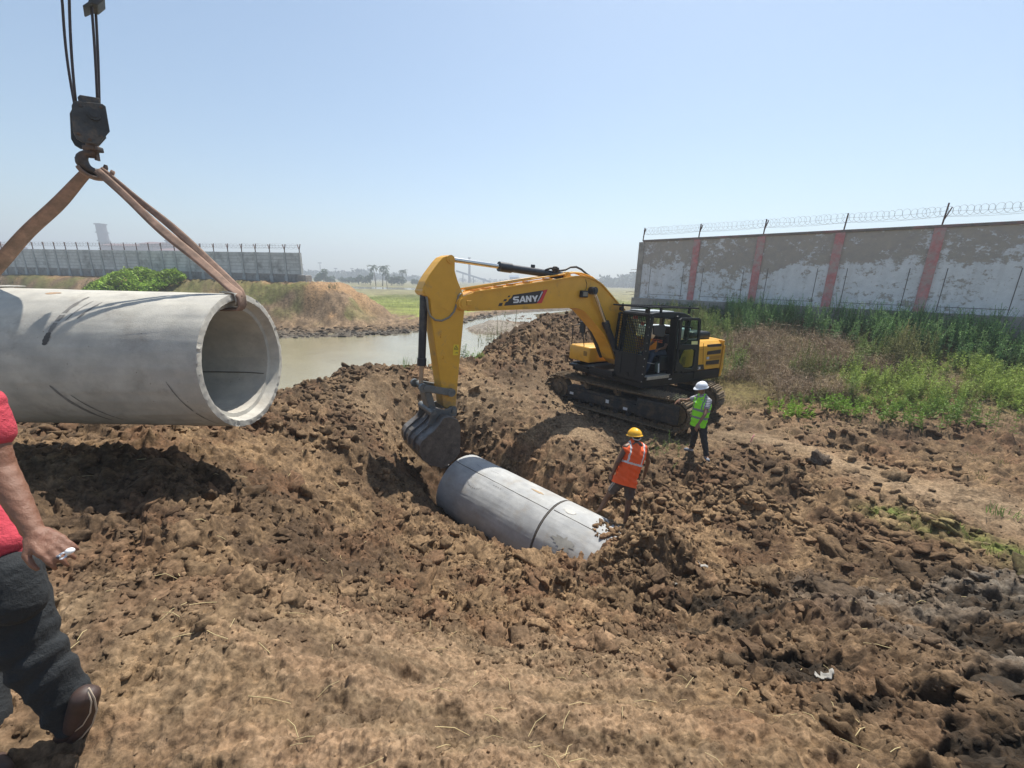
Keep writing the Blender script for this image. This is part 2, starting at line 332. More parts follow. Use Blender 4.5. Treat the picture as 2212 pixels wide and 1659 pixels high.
def soil_col(x, y):
    pad, bank, track, near, mud = zones(x, y); n1 = fbm(x*.5, y*.5, 4, 20)[:, None]; n2 = fbm(x*2.6, y*2.6, 4, 21)[:, None]
    n3 = fbm(x*9, y*9, 3, 26)[:, None]
    dry = np.array((.225, .148, .083)); dark = np.array((.083, .055, .035)); sand = np.array((.33, .24, .15)); grey = np.array((.20, .17, .135)); blk = np.array((.06, .048, .036)); red = np.array((.22, .12, .066))
    green = np.array((.12, .155, .035)); ygreen = np.array((.25, .28, .07))
    c = lerp(dry, dark, np.clip(.60+n1*.9+n2*.8+n3*.4, 0, 1))
    c = lerp(c, red, np.clip(n2*1.0-n1*.4, 0, .45))
    e = lambda m: np.clip(m, 0, 1)[:, None]
    c = lerp(c, sand, e(track*.75)*np.clip(.75+n2*.6, 0, 1)); c = lerp(c, sand*.85, e(near*.6)*np.clip(.6+n1+n3*.5, 0, 1))
    bd = fbm(x*.35+3, y*4.2+.5*x, 3, 381, .6)[:, None]; c = lerp(c, dark*1.2, e(near)*np.clip(-bd*1.6-.05+.5*n2, 0, .7)); c = lerp(c, np.array((.34, .22, .135)), e(near)*np.clip(bd*1.3+n1*.6-.1, 0, .35))
    c = lerp(c, sand*.8, e(slope_scrape(x, y)*.6)); c = lerp(c, sand*.75, e(pad*.35))
    bl = sstep(-.06, .10, fbm(x*1.3-y*.7, y*2.6, 4, 46, .6)+.10*np.exp(-(((x-1.5)/.7)**2+((y-3.6)/1.0)**2)))[:, None]; c = lerp(c, dark*1.1, e(mud*.5)); c = lerp(c, blk*.42, e(mud)*bl*.95); rg = sstep(2.6, 3.8, x)[:, None]; c = lerp(c, grey*.8, e(mud)*rg*np.clip(.45+n2*1.2, 0, 1)*(1-.7*bl))  # near-black blotches over the clay paint dark shadow patches into the soil colour
    # darker clods in the middle right and round the trench
    dm = np.exp(-(((x-4.9)/1.9)**2+((y-5.9)/1.5)**2))+.7*np.exp(-(((x-9.5)/2.6)**2+((y-9.6)/.9)**2))+.6*np.exp(-(((x+2.6)/1.7)**2+((y-6.6)/1.5)**2)); c = lerp(c, dark*.66, e(dm*.85)*np.clip(.75+n2*1.3+n1, 0, 1))
    mo = np.exp(-(((x-2.2)/4.2)**2+((y-16.4)/2.6)**2)); c = lerp(c, dark*.95, e(mo*.7)*np.clip(.9+n2, 0, 1))
    c = lerp(c, np.array((.13, .12, .04))+dark*.3, e(bank*.7))
    # grass strip at right edge of the track
    gs = np.exp(-((x-6.5-.25*np.sin(y*1.7))/.30)**2)*sstep(6.6, 5.9, y)*sstep(3.3, 4.1, y); c = lerp(c, green*1.1, e(gs*.9)*np.clip(.8+n2*1.2, 0, 1))
    # far shore: grey cracked mud near the water, sand, then grass
    ys = np.interp(x, SHORE[:, 0], SHORE[:, 1]); d = y-ys
    c = lerp(c, np.array((.20, .175, .14))*np.clip(1+n2*.8, .5, 1.5), e(sstep(-3, -1, d)))
    c = lerp(c, np.array((.21, .145, .088))*np.clip(1+n2*.9, .5, 1.6), e(sstep(2.2, 5, d+2*n1[:, 0])))
    onm = sstep(-12.2, -15.8, x+.12*(y-38)); c = lerp(c, np.array((.36, .22, .11)), e(sstep(9.5, 11.5, d+5*n1[:, 0])*onm*.75))
    c = lerp(c, green*.9, e(onm*sstep(6.5, 8, d)*sstep(13, 10, d)*sstep(.02, .30, fbm(x*.35, y*.35, 3, 25))*.6))
    c = lerp(c, ygreen*np.clip(1+n1*.7, .5, 1.5), e(sstep(15, 21, d+6*n1[:, 0]+6*sstep(-14, -8, x))*(1-onm*sstep(60, 45, y))))
    dg = sstep(75, 120, np.hypot(x, y)); c = lerp(c, np.array((.27, .25, .12))*np.clip(1+n1*.8, .4, 1.6), e(dg))
    rz = ground_z(x, y); wet = sstep(WZ+.38, WZ+.08, rz); c = lerp(c, c*.55, e(wet))
    isl = np.clip(island_z(x, y)*2, 0, 1)*sstep(30, 33, y); c = lerp(c, np.array((.25, .22, .18)), e(isl))
    return np.clip(c, .01, 1)

M_SOIL = mat('soil', (.3, .2, .12), rough=.95, noise=.6, nscale=24, bump=1.0, bscale=40, attr=True, spec=.15, dirt=(.07, .046, .028), dirt_amt=.42, dirt_scale=5.5)
def build_ground():
    a = np.concatenate([np.linspace(R(-88), R(-62), 46)[:-1], np.linspace(R(-62), R(62), 700), np.linspace(R(62), R(88), 46)[1:]])
    rr = [.35]
    while rr[-1] < 3500:
        r = rr[-1]; rr.append(r*(1.028 if r < .9 else 1.0042 if r < 20 else 1.0062 if r < 45 else 1.02))
    rr = np.array(rr); A, Rr = np.meshgrid(a, rr); x = (Rr*np.sin(A)).ravel(); y = (Rr*np.cos(A)-.55).ravel()
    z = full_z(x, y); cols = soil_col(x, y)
    V = np.stack([x, y, z], 1); nr, na = Rr.shape
    i = (np.arange(nr-1)[:, None]*na+np.arange(na-1)[None]).ravel()
    Fc = np.stack([i, i+1, i+na+1, i+na], 1)
    o = npmesh('ground', V, Fc, M_SOIL, smooth=False, cols=cols); tag(o, kind='structure'); return o
build_ground()
# ground behind the viewpoint
bk = MB(); bk.box((0, -60.35, -2.3), (300, 120, .9)); tag(bk.build('rear_ground', mat('rear_soil', (.3, .2, .12), .95, noise=.3)), kind='structure')
# water
M_WATER = mat('river_water', (.27, .24, .155), rough=.06, spec=.6, bump=.22, bscale=6, noise=.12, nscale=.4)
wp = np.array([(-330, 9), (-60, 9), (-22, 10.2), (-10, 11.6), (-6, 13.0), (-3.6, 14.6), (-1.5, 17.5), (.5, 23), (3, 45), (60, 75), (330, 160), (330, 300), (-330, 300)], float)
wm = MB(); wm.prism([(x, y, WZ-.1) for x, y in wp], (0, 0, .1)); tag(wm.build('river_water', M_WATER), kind='structure')
# ============================================================ CONCRETE PIPES, CRANE BLOCK, SLING
def concrete(name, base=(.47, .45, .40), seed=0, streak=True):
    m = mat(name, base, rough=.82, noise=.16, nscale=3.5, dirt=(.33, .30, .26), dirt_amt=.26, dirt_scale=2.2, bump=.5, bscale=70, spec=.3)
    t = m.node_tree; N, L = t.nodes, t.links; b = N['Principled BSDF']; src = b.inputs['Base Color'].links[0].from_socket
    tc = N.new('ShaderNodeTexCoord'); mp = N.new('ShaderNodeMapping'); mp.inputs['Scale'].default_value = (1.6, 2.6, 2.6); mp.inputs['Location'].default_value = (seed, seed*2, 0)
    L.new(tc.outputs['Object'], mp.inputs[0]); n = N.new('ShaderNodeTexNoise'); n.inputs['Scale'].default_value = 2.2; n.inputs['Detail'].default_value = 7; L.new(mp.outputs[0], n.inputs[0])
    r = N.new('ShaderNodeValToRGB'); r.color_ramp.elements[0].position = .36; r.color_ramp.elements[1].position = .66; r.color_ramp.elements[0].color = (.90, .90, .91, 1); r.color_ramp.elements[1].color = (1.06, 1.05, 1.03, 1)
    L.new(n.outputs[0], r.inputs[0]); x = N.new('ShaderNodeMix'); x.data_type = 'RGBA'; x.blend_type = 'MULTIPLY'; x.inputs[0].default_value = 1
    L.new(src, x.inputs[6]); L.new(r.outputs[0], x.inputs[7])
    # small pores
    v = N.new('ShaderNodeTexVoronoi'); v.inputs['Scale'].default_value = 9; L.new(tc.outputs['Object'], v.inputs['Vector'])
    r2 = N.new('ShaderNodeValToRGB'); r2.color_ramp.elements[0].position = .035; r2.color_ramp.elements[1].position = .06; r2.color_ramp.elements[0].color = (.35, .3, .26, 1); r2.color_ramp.elements[1].color = (1, 1, 1, 1)
    L.new(v.outputs['Distance'], r2.inputs[0]); x2 = N.new('ShaderNodeMix'); x2.data_type = 'RGBA'; x2.blend_type = 'MULTIPLY'; x2.inputs[0].default_value = .8
    L.new(x.outputs[2], x2.inputs[6]); L.new(r2.outputs[0], x2.inputs[7]); L.new(x2.outputs[2], b.inputs['Base Color'])
    return m
M_CONC = concrete('pipe_concrete'); M_CONC2 = concrete('laid_pipe_concrete', (.38, .385, .38), 3)
M_MARK = mat('tar_mark', (.075, .07, .065), .8, noise=.3, nscale=30); M_MARK2 = mat('rub_mark', (.20, .19, .175), .85, noise=.3, nscale=20); M_RUST = mat('rust_stain', (.36, .24, .15), .85, noise=.3, nscale=15)
M_CRACK = mat('joint_dark', (.10, .085, .07), .9)
def revolve(prof, n=160, wob=.0045, seed=1):
    """prof: closed list of (x, r)"""
    rs = np.random.RandomState(seed); k = len(prof); V = []
    for i in range(n):
        a = 2*math.pi*i/n
        for j, (x, r) in enumerate(prof):
            e = wob*rs.randn()
            V.append((x+e*.9*(1 if j in (0, k-1) else .2), (r+e*.5)*math.cos(a), (r+e*.5)*math.sin(a)))
    Fc = [(i*k+j, i*k+(j+1) % k, ((i+1) % n)*k+(j+1) % k, ((i+1) % n)*k+j) for i in range(n) for j in range(k)]
    return V, Fc
def pipe_profile(L, r=.75, ri=.60):
    out_ = [(-x, r) for x in np.linspace(.006, L-.006, 12)]
    return [(-.004, r-.012), *out_, (-L+.002, r-.02), (-L, r-.065), (-L+.06, r-.085), (-L+.065, ri), (-L*.5, ri), (-.105, ri), (-.10, ri+.048), (-.008, ri+.078), (0, ri+.085), (0, r-.045)]
def arc_strip(x0, a0, x1, a1, w0, w1, r, n=24, off=.002, jit=.0, cx=0):
    """thin mark following the pipe's surface from (x0, angle a0) to (x1, a1); angle from top toward -y; returns verts, faces"""
    V = []; Fc = []
    for i in range(n+1):
        t = i/n; x = x0+(x1-x0)*t; a = a0+(a1-a0)*t; w_ = (w0+(w1-w0)*t)*(1+jit*math.sin(t*23+x0*9)*.5+jit*random.uniform(-.5, .5))*(.25+.75*math.sin(math.pi*min(1, max(0, t*1.0+.0)))**.4)
        for s in (-1, 1): V.append((x+s*w_/2+cx, -(r+off)*math.sin(a), (r+off)*math.cos(a)))
    for i in range(n): Fc.append((2*i, 2*i+1, 2*i+3, 2*i+2))
    return V, Fc
# --- hanging pipe: local x along its axis, open end at x = 0 facing +x
PX, PY, PZ, PL = -3.06, 4.53, -.97, 2.72
hp = empty('concrete_pipe', (PX, PY, PZ), .021, label='large grey concrete pipe hanging in the air from the crane sling', cat='pipe', group='concrete drainage pipes')
V, Fc = revolve(pipe_profile(PL)); o = npmesh('barrel', V, Fc, M_CONC, hp, smooth=True); o.data.set_sharp_from_angle(angle=R(25))
def marks(parent, lst, name='surface_mark'):
    for q in lst:
        v, f = arc_strip(*q[:6], r=q[6], jit=q[8] if len(q) > 8 else .25); npmesh(name, v, f, [M_MARK, M_MARK2, M_RUST][q[7]], parent)
marks(hp, [(-1.33, R(22), -1.42, R(62), .04, .055, .75, 1), (-1.42, R(60), -1.44, R(70), .06, .055, .75, 0), (-1.22, R(28), -1.32, R(50), .012, .012, .75, 1), (-1.12, R(30), -1.22, R(48), .025, .03, .75, 1),
           (-1.45, R(100), -1.18, R(140), .04, .045, .75, 1), (-1.30, R(108), -1.05, R(138), .02, .03, .75, 1), (-.32, R(95), -.10, R(145), .016, .012, .75, 1),
           (-1.75, R(14), -1.78, R(19), .16, .10, .75, 2)])
# crack line inside the bore
cr = [(-.14-.15*i, .592*math.cos(R(-27)), .592*math.sin(R(-27))+.006*random.uniform(-1, 1)) for i in range(9)]
ck = MB(); ck.tube(cr, .005, 5); ck.build('bore_joint', M_CRACK, hp)
# --- laid pipes in the trench
def laid(name_label, A, B, r, grp='concrete drainage pipes'):
    d = Vector(B)-Vector(A); o = empty('concrete_pipe', A, label=name_label, cat='pipe', group=grp)
    x = d.normalized(); y = Vector((0, 0, 1)).cross(x).normalized(); z = x.cross(y)
    o.matrix_world = Matrix(((x.x, y.x, z.x, A[0]), (x.y, y.y, z.y, A[1]), (x.z, y.z, z.z, A[2]), (0, 0, 0, 1))); return o, d.length
LA = Vector((-1.05, 8.22, -4.53)); LD = Vector((.742, -.662, -.035)).normalized(); LLEN = 2.55
p1, L1 = laid('laid concrete pipe in the trench, its open end by the digger bucket', LA, LA+LD*LLEN, .75)
def pipe_mesh(parent, L, m):
    V, Fc = revolve([(x+L, r) for x, r in pipe_profile(L)], seed=4); o = npmesh('barrel', V, Fc, m, parent, smooth=True); o.data.set_sharp_from_angle(angle=R(25)); return o
pipe_mesh(p1, LLEN, M_CONC2)
p2, L2 = laid('laid concrete pipe beyond the dark joint, half buried in soil beside the man in orange', LA+LD*(LLEN+.035), LA+LD*(LLEN*2), .75)
pipe_mesh(p2, LLEN, M_CONC2)
def seam(parent, a, x0=.02, x1=LLEN-.02):
    q = MB(); q.tube([(x0+(x1-x0)*i/24, .752*math.sin(a)+.002*random.uniform(-1, 1), .752*math.cos(a)) for i in range(25)], .0055, 5); q.build('mould_seam', M_CRACK, parent)
# local +y is away from the camera for this axis; front side is -y
seam(p1, R(-18)); seam(p2, R(-14), .03)
jn = MB(); 
for i in range(64):
    a0, a1 = 2*math.pi*i/64, 2*math.pi*(i+1)/64
    jn.bar((LLEN+.017, .735*math.sin(a0), .735*math.cos(a0)), (LLEN+.017, .735*math.sin(a1), .735*math.cos(a1)), .02, .03)
jn.build('joint_ring', M_CRACK, p1)
# stamped oval of raised ticks on the laid pipe + scuffs
V = []; Fc = []
for i in range(15):
    t = R(150+i*13.5); cx_, ca = .86, R(-34); ex, ea = .23, .145
    for k in (0,):
        x0 = cx_+ex*math.cos(t); a0 = ca+ea*math.sin(t)*1.2; x1 = cx_+ex*.82*math.cos(t); a1 = ca+ea*.80*math.sin(t)*1.2; b0 = len(V)
        for (x, a) in ((x0-.012, a0), (x0+.012, a0), (x1+.008, a1), (x1-.008, a1)): V.append((x, .7535*math.sin(a), .7535*math.cos(a)))
        Fc.append((b0, b0+1, b0+2, b0+3))
for (x, a, n_, dx, da) in ((.50, -.06, 5, .05, -.012), (1.25, -.42, 4, .06, .0), (.90, -.02, 4, .05, .01)):
    for i in range(n_):
        b0 = len(V); xx = x+i*dx; aa = a+i*da
        for (p, q) in ((-.010, -.012), (.012, -.01), (.018, .012), (-.004, .01)): V.append((xx+p, .7535*math.sin(aa+q), .7535*math.cos(aa+q)))
        Fc.append((b0, b0+1, b0+2, b0+3))
for q_ in Fc: npmesh('stamped_tick', [V[j] for j in q_], [(0, 1, 2, 3)], M_MARK2, p1)
def soil_patch(parent, cx, ca, w_, h_, m, seed):
    rs = np.random.RandomState(seed); V = [(cx, .7545*math.sin(ca), .7545*math.cos(ca))]; n = 26
    for i in range(n):
        t = 2*math.pi*i/n; k = rs.uniform(.6, 1.1); a = ca+h_*k*math.sin(t); V.append((cx+w_*k*math.cos(t), .7545*math.sin(a), .7545*math.cos(a)))
    npmesh('mud_stain', V, [(0, 1+i, 1+(i+1) % n) for i in range(n)], m, parent)
soil_patch(p1, 2.05, R(4), .17, .05, mat('dried_mud', (.36, .26, .16), .95, noise=.4, nscale=20), 3)
soil_patch(p2, .5, R(-48), .22, .16, mat('damp_patch', (.30, .29, .26), .7, noise=.2), 4); soil_patch(p2, .28, R(-4), .14, .08, mat('lime_patch', (.50, .48, .44), .8, noise=.2), 5)

# --- crane hook block
YB = PY+.0
M_BLK = mat('block_steel', (.045, .05, .055), .55, .3, noise=.5, nscale=7, dirt=(.14, .11, .08), dirt_amt=.35, dirt_scale=6, bump=.4, bscale=40)
M_ROPE = mat('wire_rope', (.05, .042, .045), .6, .4, noise=.4, nscale=90, bump=.6, bscale=120)
M_HOOK = mat('hook_steel', (.06, .05, .045), .5, .5, noise=.4, nscale=20, dirt=(.16, .09, .05), dirt_amt=.4)
cb = empty('crane_hook_block', aty(198, 322, YB), label='black steel crane hook block hanging on four wire ropes', cat='crane hook')
bpy.context.view_layer.update()
ci = cb.matrix_world.inverted() if False else Matrix.Translation(-Vector(cb.location))
BP0 = aty(200, 270, YB); NB = Vector((BP0.x, BP0.y, 0)).normalized(); TB = Vector((NB.y, -NB.x, 0))
def onb(px, py): d = ray(px, py); return d*(BP0.dot(NB)/d.dot(NB))
def cw(px, py, dy=0.0): return ci @ (onb(px, py)+NB*dy)
def plate(px_list, dy, th, name, m=M_BLK, bev=.006):
    b = MB(); b.prism([cw(x, y, dy) for x, y in px_list], NB*th); return b.build(name, m, cb, bevel=bev)
front = [(172, 226), (222, 232), (229, 237), (238, 290), (213, 318), (181, 314), (168, 306), (160, 292), (157, 236), (162, 226)]
back = [(x-9, y+2) for x, y in front]
plate(front, -.13, .03, 'cheek_plate'); plate(back, .11, .03, 'cheek_plate')
plate([(171, 226), (169, 216), (174, 211), (216, 218), (219, 233)], -.10, .22, 'top_guard')
for dx in (-.05, .05):
    b = MB(); c0 = cw(200, 262); b.cyl(c0+NB*(dx-.025), c0+NB*(dx+.025), .115, n=32); b.build('sheave', M_HOOK, cb, smooth=40)
b = MB(); c0 = cw(204, 256); b.cyl(c0+NB*(-.155), c0+NB*(.155), .048, n=24); b.cyl(c0+NB*(-.165), c0+NB*(-.15), .03, n=6)
b.build('sheave_pin', M_BLK, cb, smooth=40)
for (x, y) in ((176, 236), (219, 240), (172, 296), (220, 300), (196, 308)): b = MB(); b.cyl(cw(x, y)+NB*(-.142), cw(x, y)+NB*(-.128), .014, n=6); b.build('bolt', M_HOOK, cb)
# hook: shank, swivel nut, curved hook with fat back
b = MB(); b.cyl(cw(199, 312), cw(201, 330), .05, .04, n=16); b.box(cw(201, 322), (.13, .10, .05), bev=.01)
hc = cw(203, 352)
pts = [cw(201, 326), cw(197, 333)]; rad = [.04, .045]
for i in range(15):
    t = R(120+i*17.0); k = .085
    pts.append(hc+TB*(k*math.cos(t))+Vector((0, 0, k*math.sin(t)))); rad.append([.036, .040, .046, .050, .052, .050, .047, .043, .04, .036, .032, .028, .024, .02, .014][i])
b.tube(pts, rad, 12); b.build('hook', M_HOOK, cb, smooth=60)
b = MB(); b.bar(cw(208, 328), cw(211, 347), .02, .04); b.build('safety_latch', M_HOOK, cb)
def rope(p, q, dy, sag):
    b = MB(); P0 = cw(*p, dy); P1 = cw(*q, dy*1.1); P2 = P1+(P1-P0).normalized()*3.2; pts = [P0.lerp(P1, t/10)+Vector((sag*math.sin(math.pi*t/10), 0, 0)) for t in range(11)]+[P2]
    b.tube(pts, .0105, 8); b.build('wire_rope', M_ROPE, cb)
rope((161, 228), (133, 0), .07, -.02); rope((165, 226), (151, 0), -.07, -.012); rope((211, 222), (197, 0), -.07, .006); rope((214, 222), (205, 0), .07, .006)
# limit weight on the ropes at the top edge
b = MB(); b.prism([cw(x, y, -.14) for x, y in [(204, -8), (222, -2), (228, 12), (212, 25), (200, 22), (183, 30), (180, 26), (192, 18), (197, 4)]], NB*.22); b.build('rope_guard', M_BLK, cb, bevel=.01)

# --- webbing sling through the pipe
M_WEB = mat('sling_webbing', (.27, .175, .13), .9, noise=.35, nscale=9, dirt=(.17, .12, .09), dirt_amt=.5, dirt_scale=5, bump=.9, bscale=120)
def ribbon(mb, P, W, th, Wd, sag=0):
    P = [Vector(p) for p in P]; prev = None; rings = []
    for i, p in enumerate(P):
        t = (P[min(i+1, len(P)-1)]-P[max(i-1, 0)]).normalized(); wv = Vector(Wd[i] if isinstance(Wd, list) else Wd); wv = (wv-t*wv.dot(t)).normalized(); n = t.cross(wv)
        ww = W[i] if isinstance(W, (list, tuple)) else W
        rings.append([mb.bm.verts.new(p+wv*ww/2*a+n*(th/2*b_)) for a, b_ in ((-1, -.7), (-.5, -1.2), (0, -.9), (.5, -1.2), (1, -.7), (1, .7), (.5, 1.2), (0, .9), (-.5, 1.2), (-1, .7))])
    k = len(rings[0])
    for A, B in zip(rings, rings[1:]):
        for j in range(k): f = mb.bm.faces.new((A[j], A[(j+1) % k], B[(j+1) % k], B[j])); f.smooth = True
    mb.bm.faces.new(rings[0][::-1]); mb.bm.faces.new(rings[-1])
def dens(P, n=9):
    out_ = []
    for a, b in zip(P, P[1:]): out_ += [Vector(a).lerp(Vector(b), i/n) for i in range(n)]
    return out_+[Vector(P[-1])]
sg = empty('lifting_sling', (PX-PL/2, PY, PZ+.75), label='worn brown webbing sling looped from the crane hook through the pipe', cat='sling')
hook = onb(206, 368); si = Matrix.Translation(-Vector(sg.location))
rt = Vector((PX+.02, PY, PZ+.765)); lt = Vector((PX-PL-.02, PY-.06, PZ+.765))
def leg(a, b, sx, w0, w1, off, twist, name, inside=.5):
    n = 26; P = []; W = []; Wd = []
    for i in range(n+1):
        t = i/n; p = a.lerp(b, t)+off*math.sin(math.pi*t)+Vector((0, .008*math.sin(t*9+sx), .006*math.sin(t*13+off.z*50))); P.append(p); W.append((w0+(w1-w0)*t)*(1+.07*math.sin(t*11+sx*2)))
        tw = twist[0]+(twist[1]-twist[0])*t; dr = (b-a).normalized(); s_ = Vector((0, 1, 0)); u = dr.cross(s_).normalized(); Wd.append(s_*math.cos(tw)+u*math.sin(tw))
    # over the lip and along the bore
    for (dx, dz) in ((.028, -.05), (.028, -.14), (.0, -.185), (-.1, -.19), (-inside, -.185)):
        P.append(Vector((b.x+dx*sx, b.y, b.z+dz))); W.append(w1*.95); Wd.append(Vector((0, 1, 0)))
    m = MB(); ribbon(m, [si @ p for p in P], W, .022, Wd); o = m.build(name, M_WEB, sg); return o
leg(hook+Vector((.03, -.02, 0)), rt+Vector((0, -.02, 0)), 1, .07, .11, Vector((0, -.012, -.02)), (R(62), R(22)), 'sling_leg')
leg(hook+Vector((.03, .02, .01)), rt+Vector((0, .025, .012)), 1, .06, .085, Vector((.01, .03, .035)), (R(80), R(35)), 'sling_leg')
leg(hook+Vector((-.03, -.02, 0)), lt+Vector((0, -.02, 0)), -1, .085, .125, Vector((.0, -.01, .015)), (R(55), R(30)), 'sling_leg')
leg(hook+Vector((-.03, .01, 0)), lt+Vector((0, .02, 0)), -1, .05, .06, Vector((-.0, .02, .02)), (R(50), R(30)), 'sling_leg')
# loop over the hook bowl
m = MB(); P = []
for i in range(13):
    t = R(200+i*11.7); P.append(si @ (onb(204, 352)+TB*(.135*math.cos(t))+Vector((0, 0, .135*math.sin(t)-.01))))
ribbon(m, P, .12, .03, NB); m.build('sling_eye', M_WEB, sg)
# sacking pads under the sling on both rims
M_SACK = mat('sacking', (.42, .40, .36), .95, noise=.3, nscale=25, bump=1, bscale=60)
for cx_, s_, name in ((rt.x-.03, 1, 'edge_pad'), (lt.x+.10, -1, 'edge_pad')):
    m = MB(); W_ = .17 if s_ > 0 else .34
    P = [(cx_-.12*s_, 0, .012), (cx_-.02*s_, 0, .016), (cx_+.035*s_, 0, .0), (cx_+.04*s_, 0, -.08), (cx_+.01*s_, 0, -.13)]
    ribbon(m, [si @ Vector((a, PY+b, PZ+.755+c)) for a, b, c in P], [W_, W_*1.05, W_, W_*.9, W_*.8], .012, (0, 1, 0)); m.build(name, M_SACK, sg)
# ============================================================ WALLS
Z = Vector((0, 0, 1))
W0, W1 = Vector((6.85, 22.5, 0)), Vector((14.48, 15.3, 0)); WD = (W1-W0).normalized(); WN = Vector((WD.y, -WD.x, 0)); WN = WN if WN.y < 0 else -WN
def on_wall(px, py):
    d = ray(px, py); # intersect vertical plane through W0
    k = W0.dot(WN)/d.dot(WN); p = d*k; return (p-W0).dot(WD)
TOPZ, PLZ, BASZ = 2.14, -.72, -1.6
def nodes_mat(name):
    m = bpy.data.materials.new(name); m.use_nodes = True; return m, m.node_tree.nodes, m.node_tree.links, m.node_tree.nodes['Principled BSDF']
def N_noise(N, L, vec, scale, det=8, rg=.65):
    n = N.new('ShaderNodeTexNoise'); n.inputs['Scale'].default_value = scale; n.inputs['Detail'].default_value = det; n.inputs['Roughness'].default_value = rg; L.new(vec, n.inputs['Vector']); return n.outputs['Fac']
def N_math(N, L, op, a, b=None):
    n = N.new('ShaderNodeMath'); n.operation = op
    for i, q in enumerate((a, b)):
        if q is None: continue
        if hasattr(q, 'links'): L.new(q, n.inputs[i])
        else: n.inputs[i].default_value = q
    return n.outputs[0]
def N_mix(N, L, f, a, b):
    x = N.new('ShaderNodeMix'); x.data_type = 'RGBA'
    if hasattr(f, 'links'): L.new(f, x.inputs[0])
    else: x.inputs[0].default_value = f
    for q, i in ((a, 6), (b, 7)):
        if hasattr(q, 'links'): L.new(q, x.inputs[i])
        else: x.inputs[i].default_value = (*q, 1)
    return x.outputs[2]
def N_ramp(N, L, f, a, b):
    r = N.new('ShaderNodeMapRange'); L.new(f, r.inputs[0]); r.inputs[1].default_value = a; r.inputs[2].default_value = b; return r.outputs[0]
# peeling paint: bare plaster where noise + height band is high
M_PEEL, N, L, B = nodes_mat('peeling_paint'); tc = N.new('ShaderNodeTexCoord'); vec = tc.outputs['Object']
sp = N.new('ShaderNodeSeparateXYZ'); L.new(vec, sp.inputs[0])
mp = N.new('ShaderNodeMapping'); mp.inputs['Scale'].default_value = (1, 1, 1.25); L.new(vec, mp.inputs[0])
n1 = N_noise(N, L, mp.outputs[0], 3.6, 12, .8); n2 = N_noise(N, L, vec, .35, 3)
n4 = N_noise(N, L, mp.outputs[0], .55, 3, .5)
edge = N_math(N, L, 'ADD', sp.outputs['Z'], N_math(N, L, 'MULTIPLY', N_math(N, L, 'SUBTRACT', n4, .5), 1.2))
band = N_ramp(N, L, edge, .78, 1.05)      # upper band is mostly bare
bare = N_math(N, L, 'ADD', n1, N_math(N, L, 'MULTIPLY', band, .115)); bare = N_math(N, L, 'ADD', bare, N_math(N, L, 'MULTIPLY', N_math(N, L, 'SUBTRACT', n2, .5), .35))
f = N_ramp(N, L, bare, .54, .585)
pn = N_noise(N, L, vec, 4, 6)
paint = N_mix(N, L, N_ramp(N, L, pn, .3, .75), (.74, .76, .78), (.58, .60, .62)); plast = N_mix(N, L, N_ramp(N, L, N_noise(N, L, vec, 5, 8), .3, .7), (.345, .32, .30), (.43, .385, .33))
st = N.new('ShaderNodeMapping'); st.inputs['Scale'].default_value = (3.0, 3.0, .25); L.new(vec, st.inputs[0]); stn = N_noise(N, L, st.outputs[0], 1.2, 6)
paint = N_mix(N, L, N_math(N, L, 'MULTIPLY', N_ramp(N, L, stn, .5, .75), .35), paint, (.34, .32, .30))
L.new(N_mix(N, L, f, paint, plast), B.inputs['Base Color']); B.inputs['Roughness'].default_value = .9
bp = N.new('ShaderNodeBump'); bp.inputs['Strength'].default_value = .5; bp.inputs['Distance'].default_value = .01; L.new(N_math(N, L, 'SUBTRACT', 1.0, f), bp.inputs['Height']); L.new(bp.outputs[0], B.inputs['Normal'])
M_PINK = mat('faded_red_paint', (.50, .21, .21), .9, noise=.25, nscale=5, dirt=(.42, .35, .33), dirt_amt=.55, dirt_scale=2.6)
M_PLIN = mat('plinth_concrete', (.33, .31, .28), .92, noise=.3, nscale=1.6, dirt=(.17, .16, .15), dirt_amt=.4, dirt_scale=1.0, bump=.6, bscale=12)
M_COP = mat('coping_concrete', (.20, .18, .165), .95, noise=.3, nscale=3, dirt=(.32, .14, .14), dirt_amt=.32, dirt_scale=1.5)
M_LINE = mat('groove_dark', (.12, .11, .11), .9); M_IRON = mat('rusty_iron', (.10, .055, .045), .75, .3, noise=.3, nscale=12); M_WIRE = mat('razor_wire', (.26, .26, .26), .6, .3)
def local_frame(name, P, D, **kw):
    o = empty(name, P, math.atan2(D.y, D.x), **kw); return o
wl = local_frame('boundary_wall', W0, WD, label='white boundary wall with peeling paint, red pillars and a bare upper band', cat='wall')
# local: x along the wall, -y... facing the camera
sgn = -1 if (Matrix.Rotation(math.atan2(WD.y, WD.x), 3, 'Z') @ Vector((0, -1, 0))).dot(WN) > 0 else 1
FY = sgn*.12       # front face y
WLEN = 16.0
pill = [on_wall(x, 580) for x in (1501, 1636, 1801, 2008)]; pill += [pill[-1]+2.6, pill[-1]+5.2]
b = MB(); b.box((WLEN/2, 0, (TOPZ+PLZ)/2), (WLEN, .24, TOPZ-PLZ)); b.build('painted_face', M_PEEL, wl)
b = MB(); b.box((WLEN/2-.14, 0, (PLZ+BASZ)/2), (WLEN+.45, .52, PLZ-BASZ), bev=.02); b.build('plinth', M_PLIN, wl)
b = MB(); b.box((WLEN/2, 0, TOPZ+.05), (WLEN+.12, .34, .10), bev=.01); b.build('coping', M_COP, wl)
b = MB(); b.box((-.13, 0, (TOPZ+PLZ)/2-.02), (.30, .32, TOPZ-PLZ+.04), bev=.015); b.build('end_pillar', M_PLIN, wl)
for x in pill:
    b = MB(); b.box((x, sgn*.055, (TOPZ+PLZ)/2), (.30, .24, TOPZ-PLZ-.006)); b.build('red_pillar', M_PINK, wl)
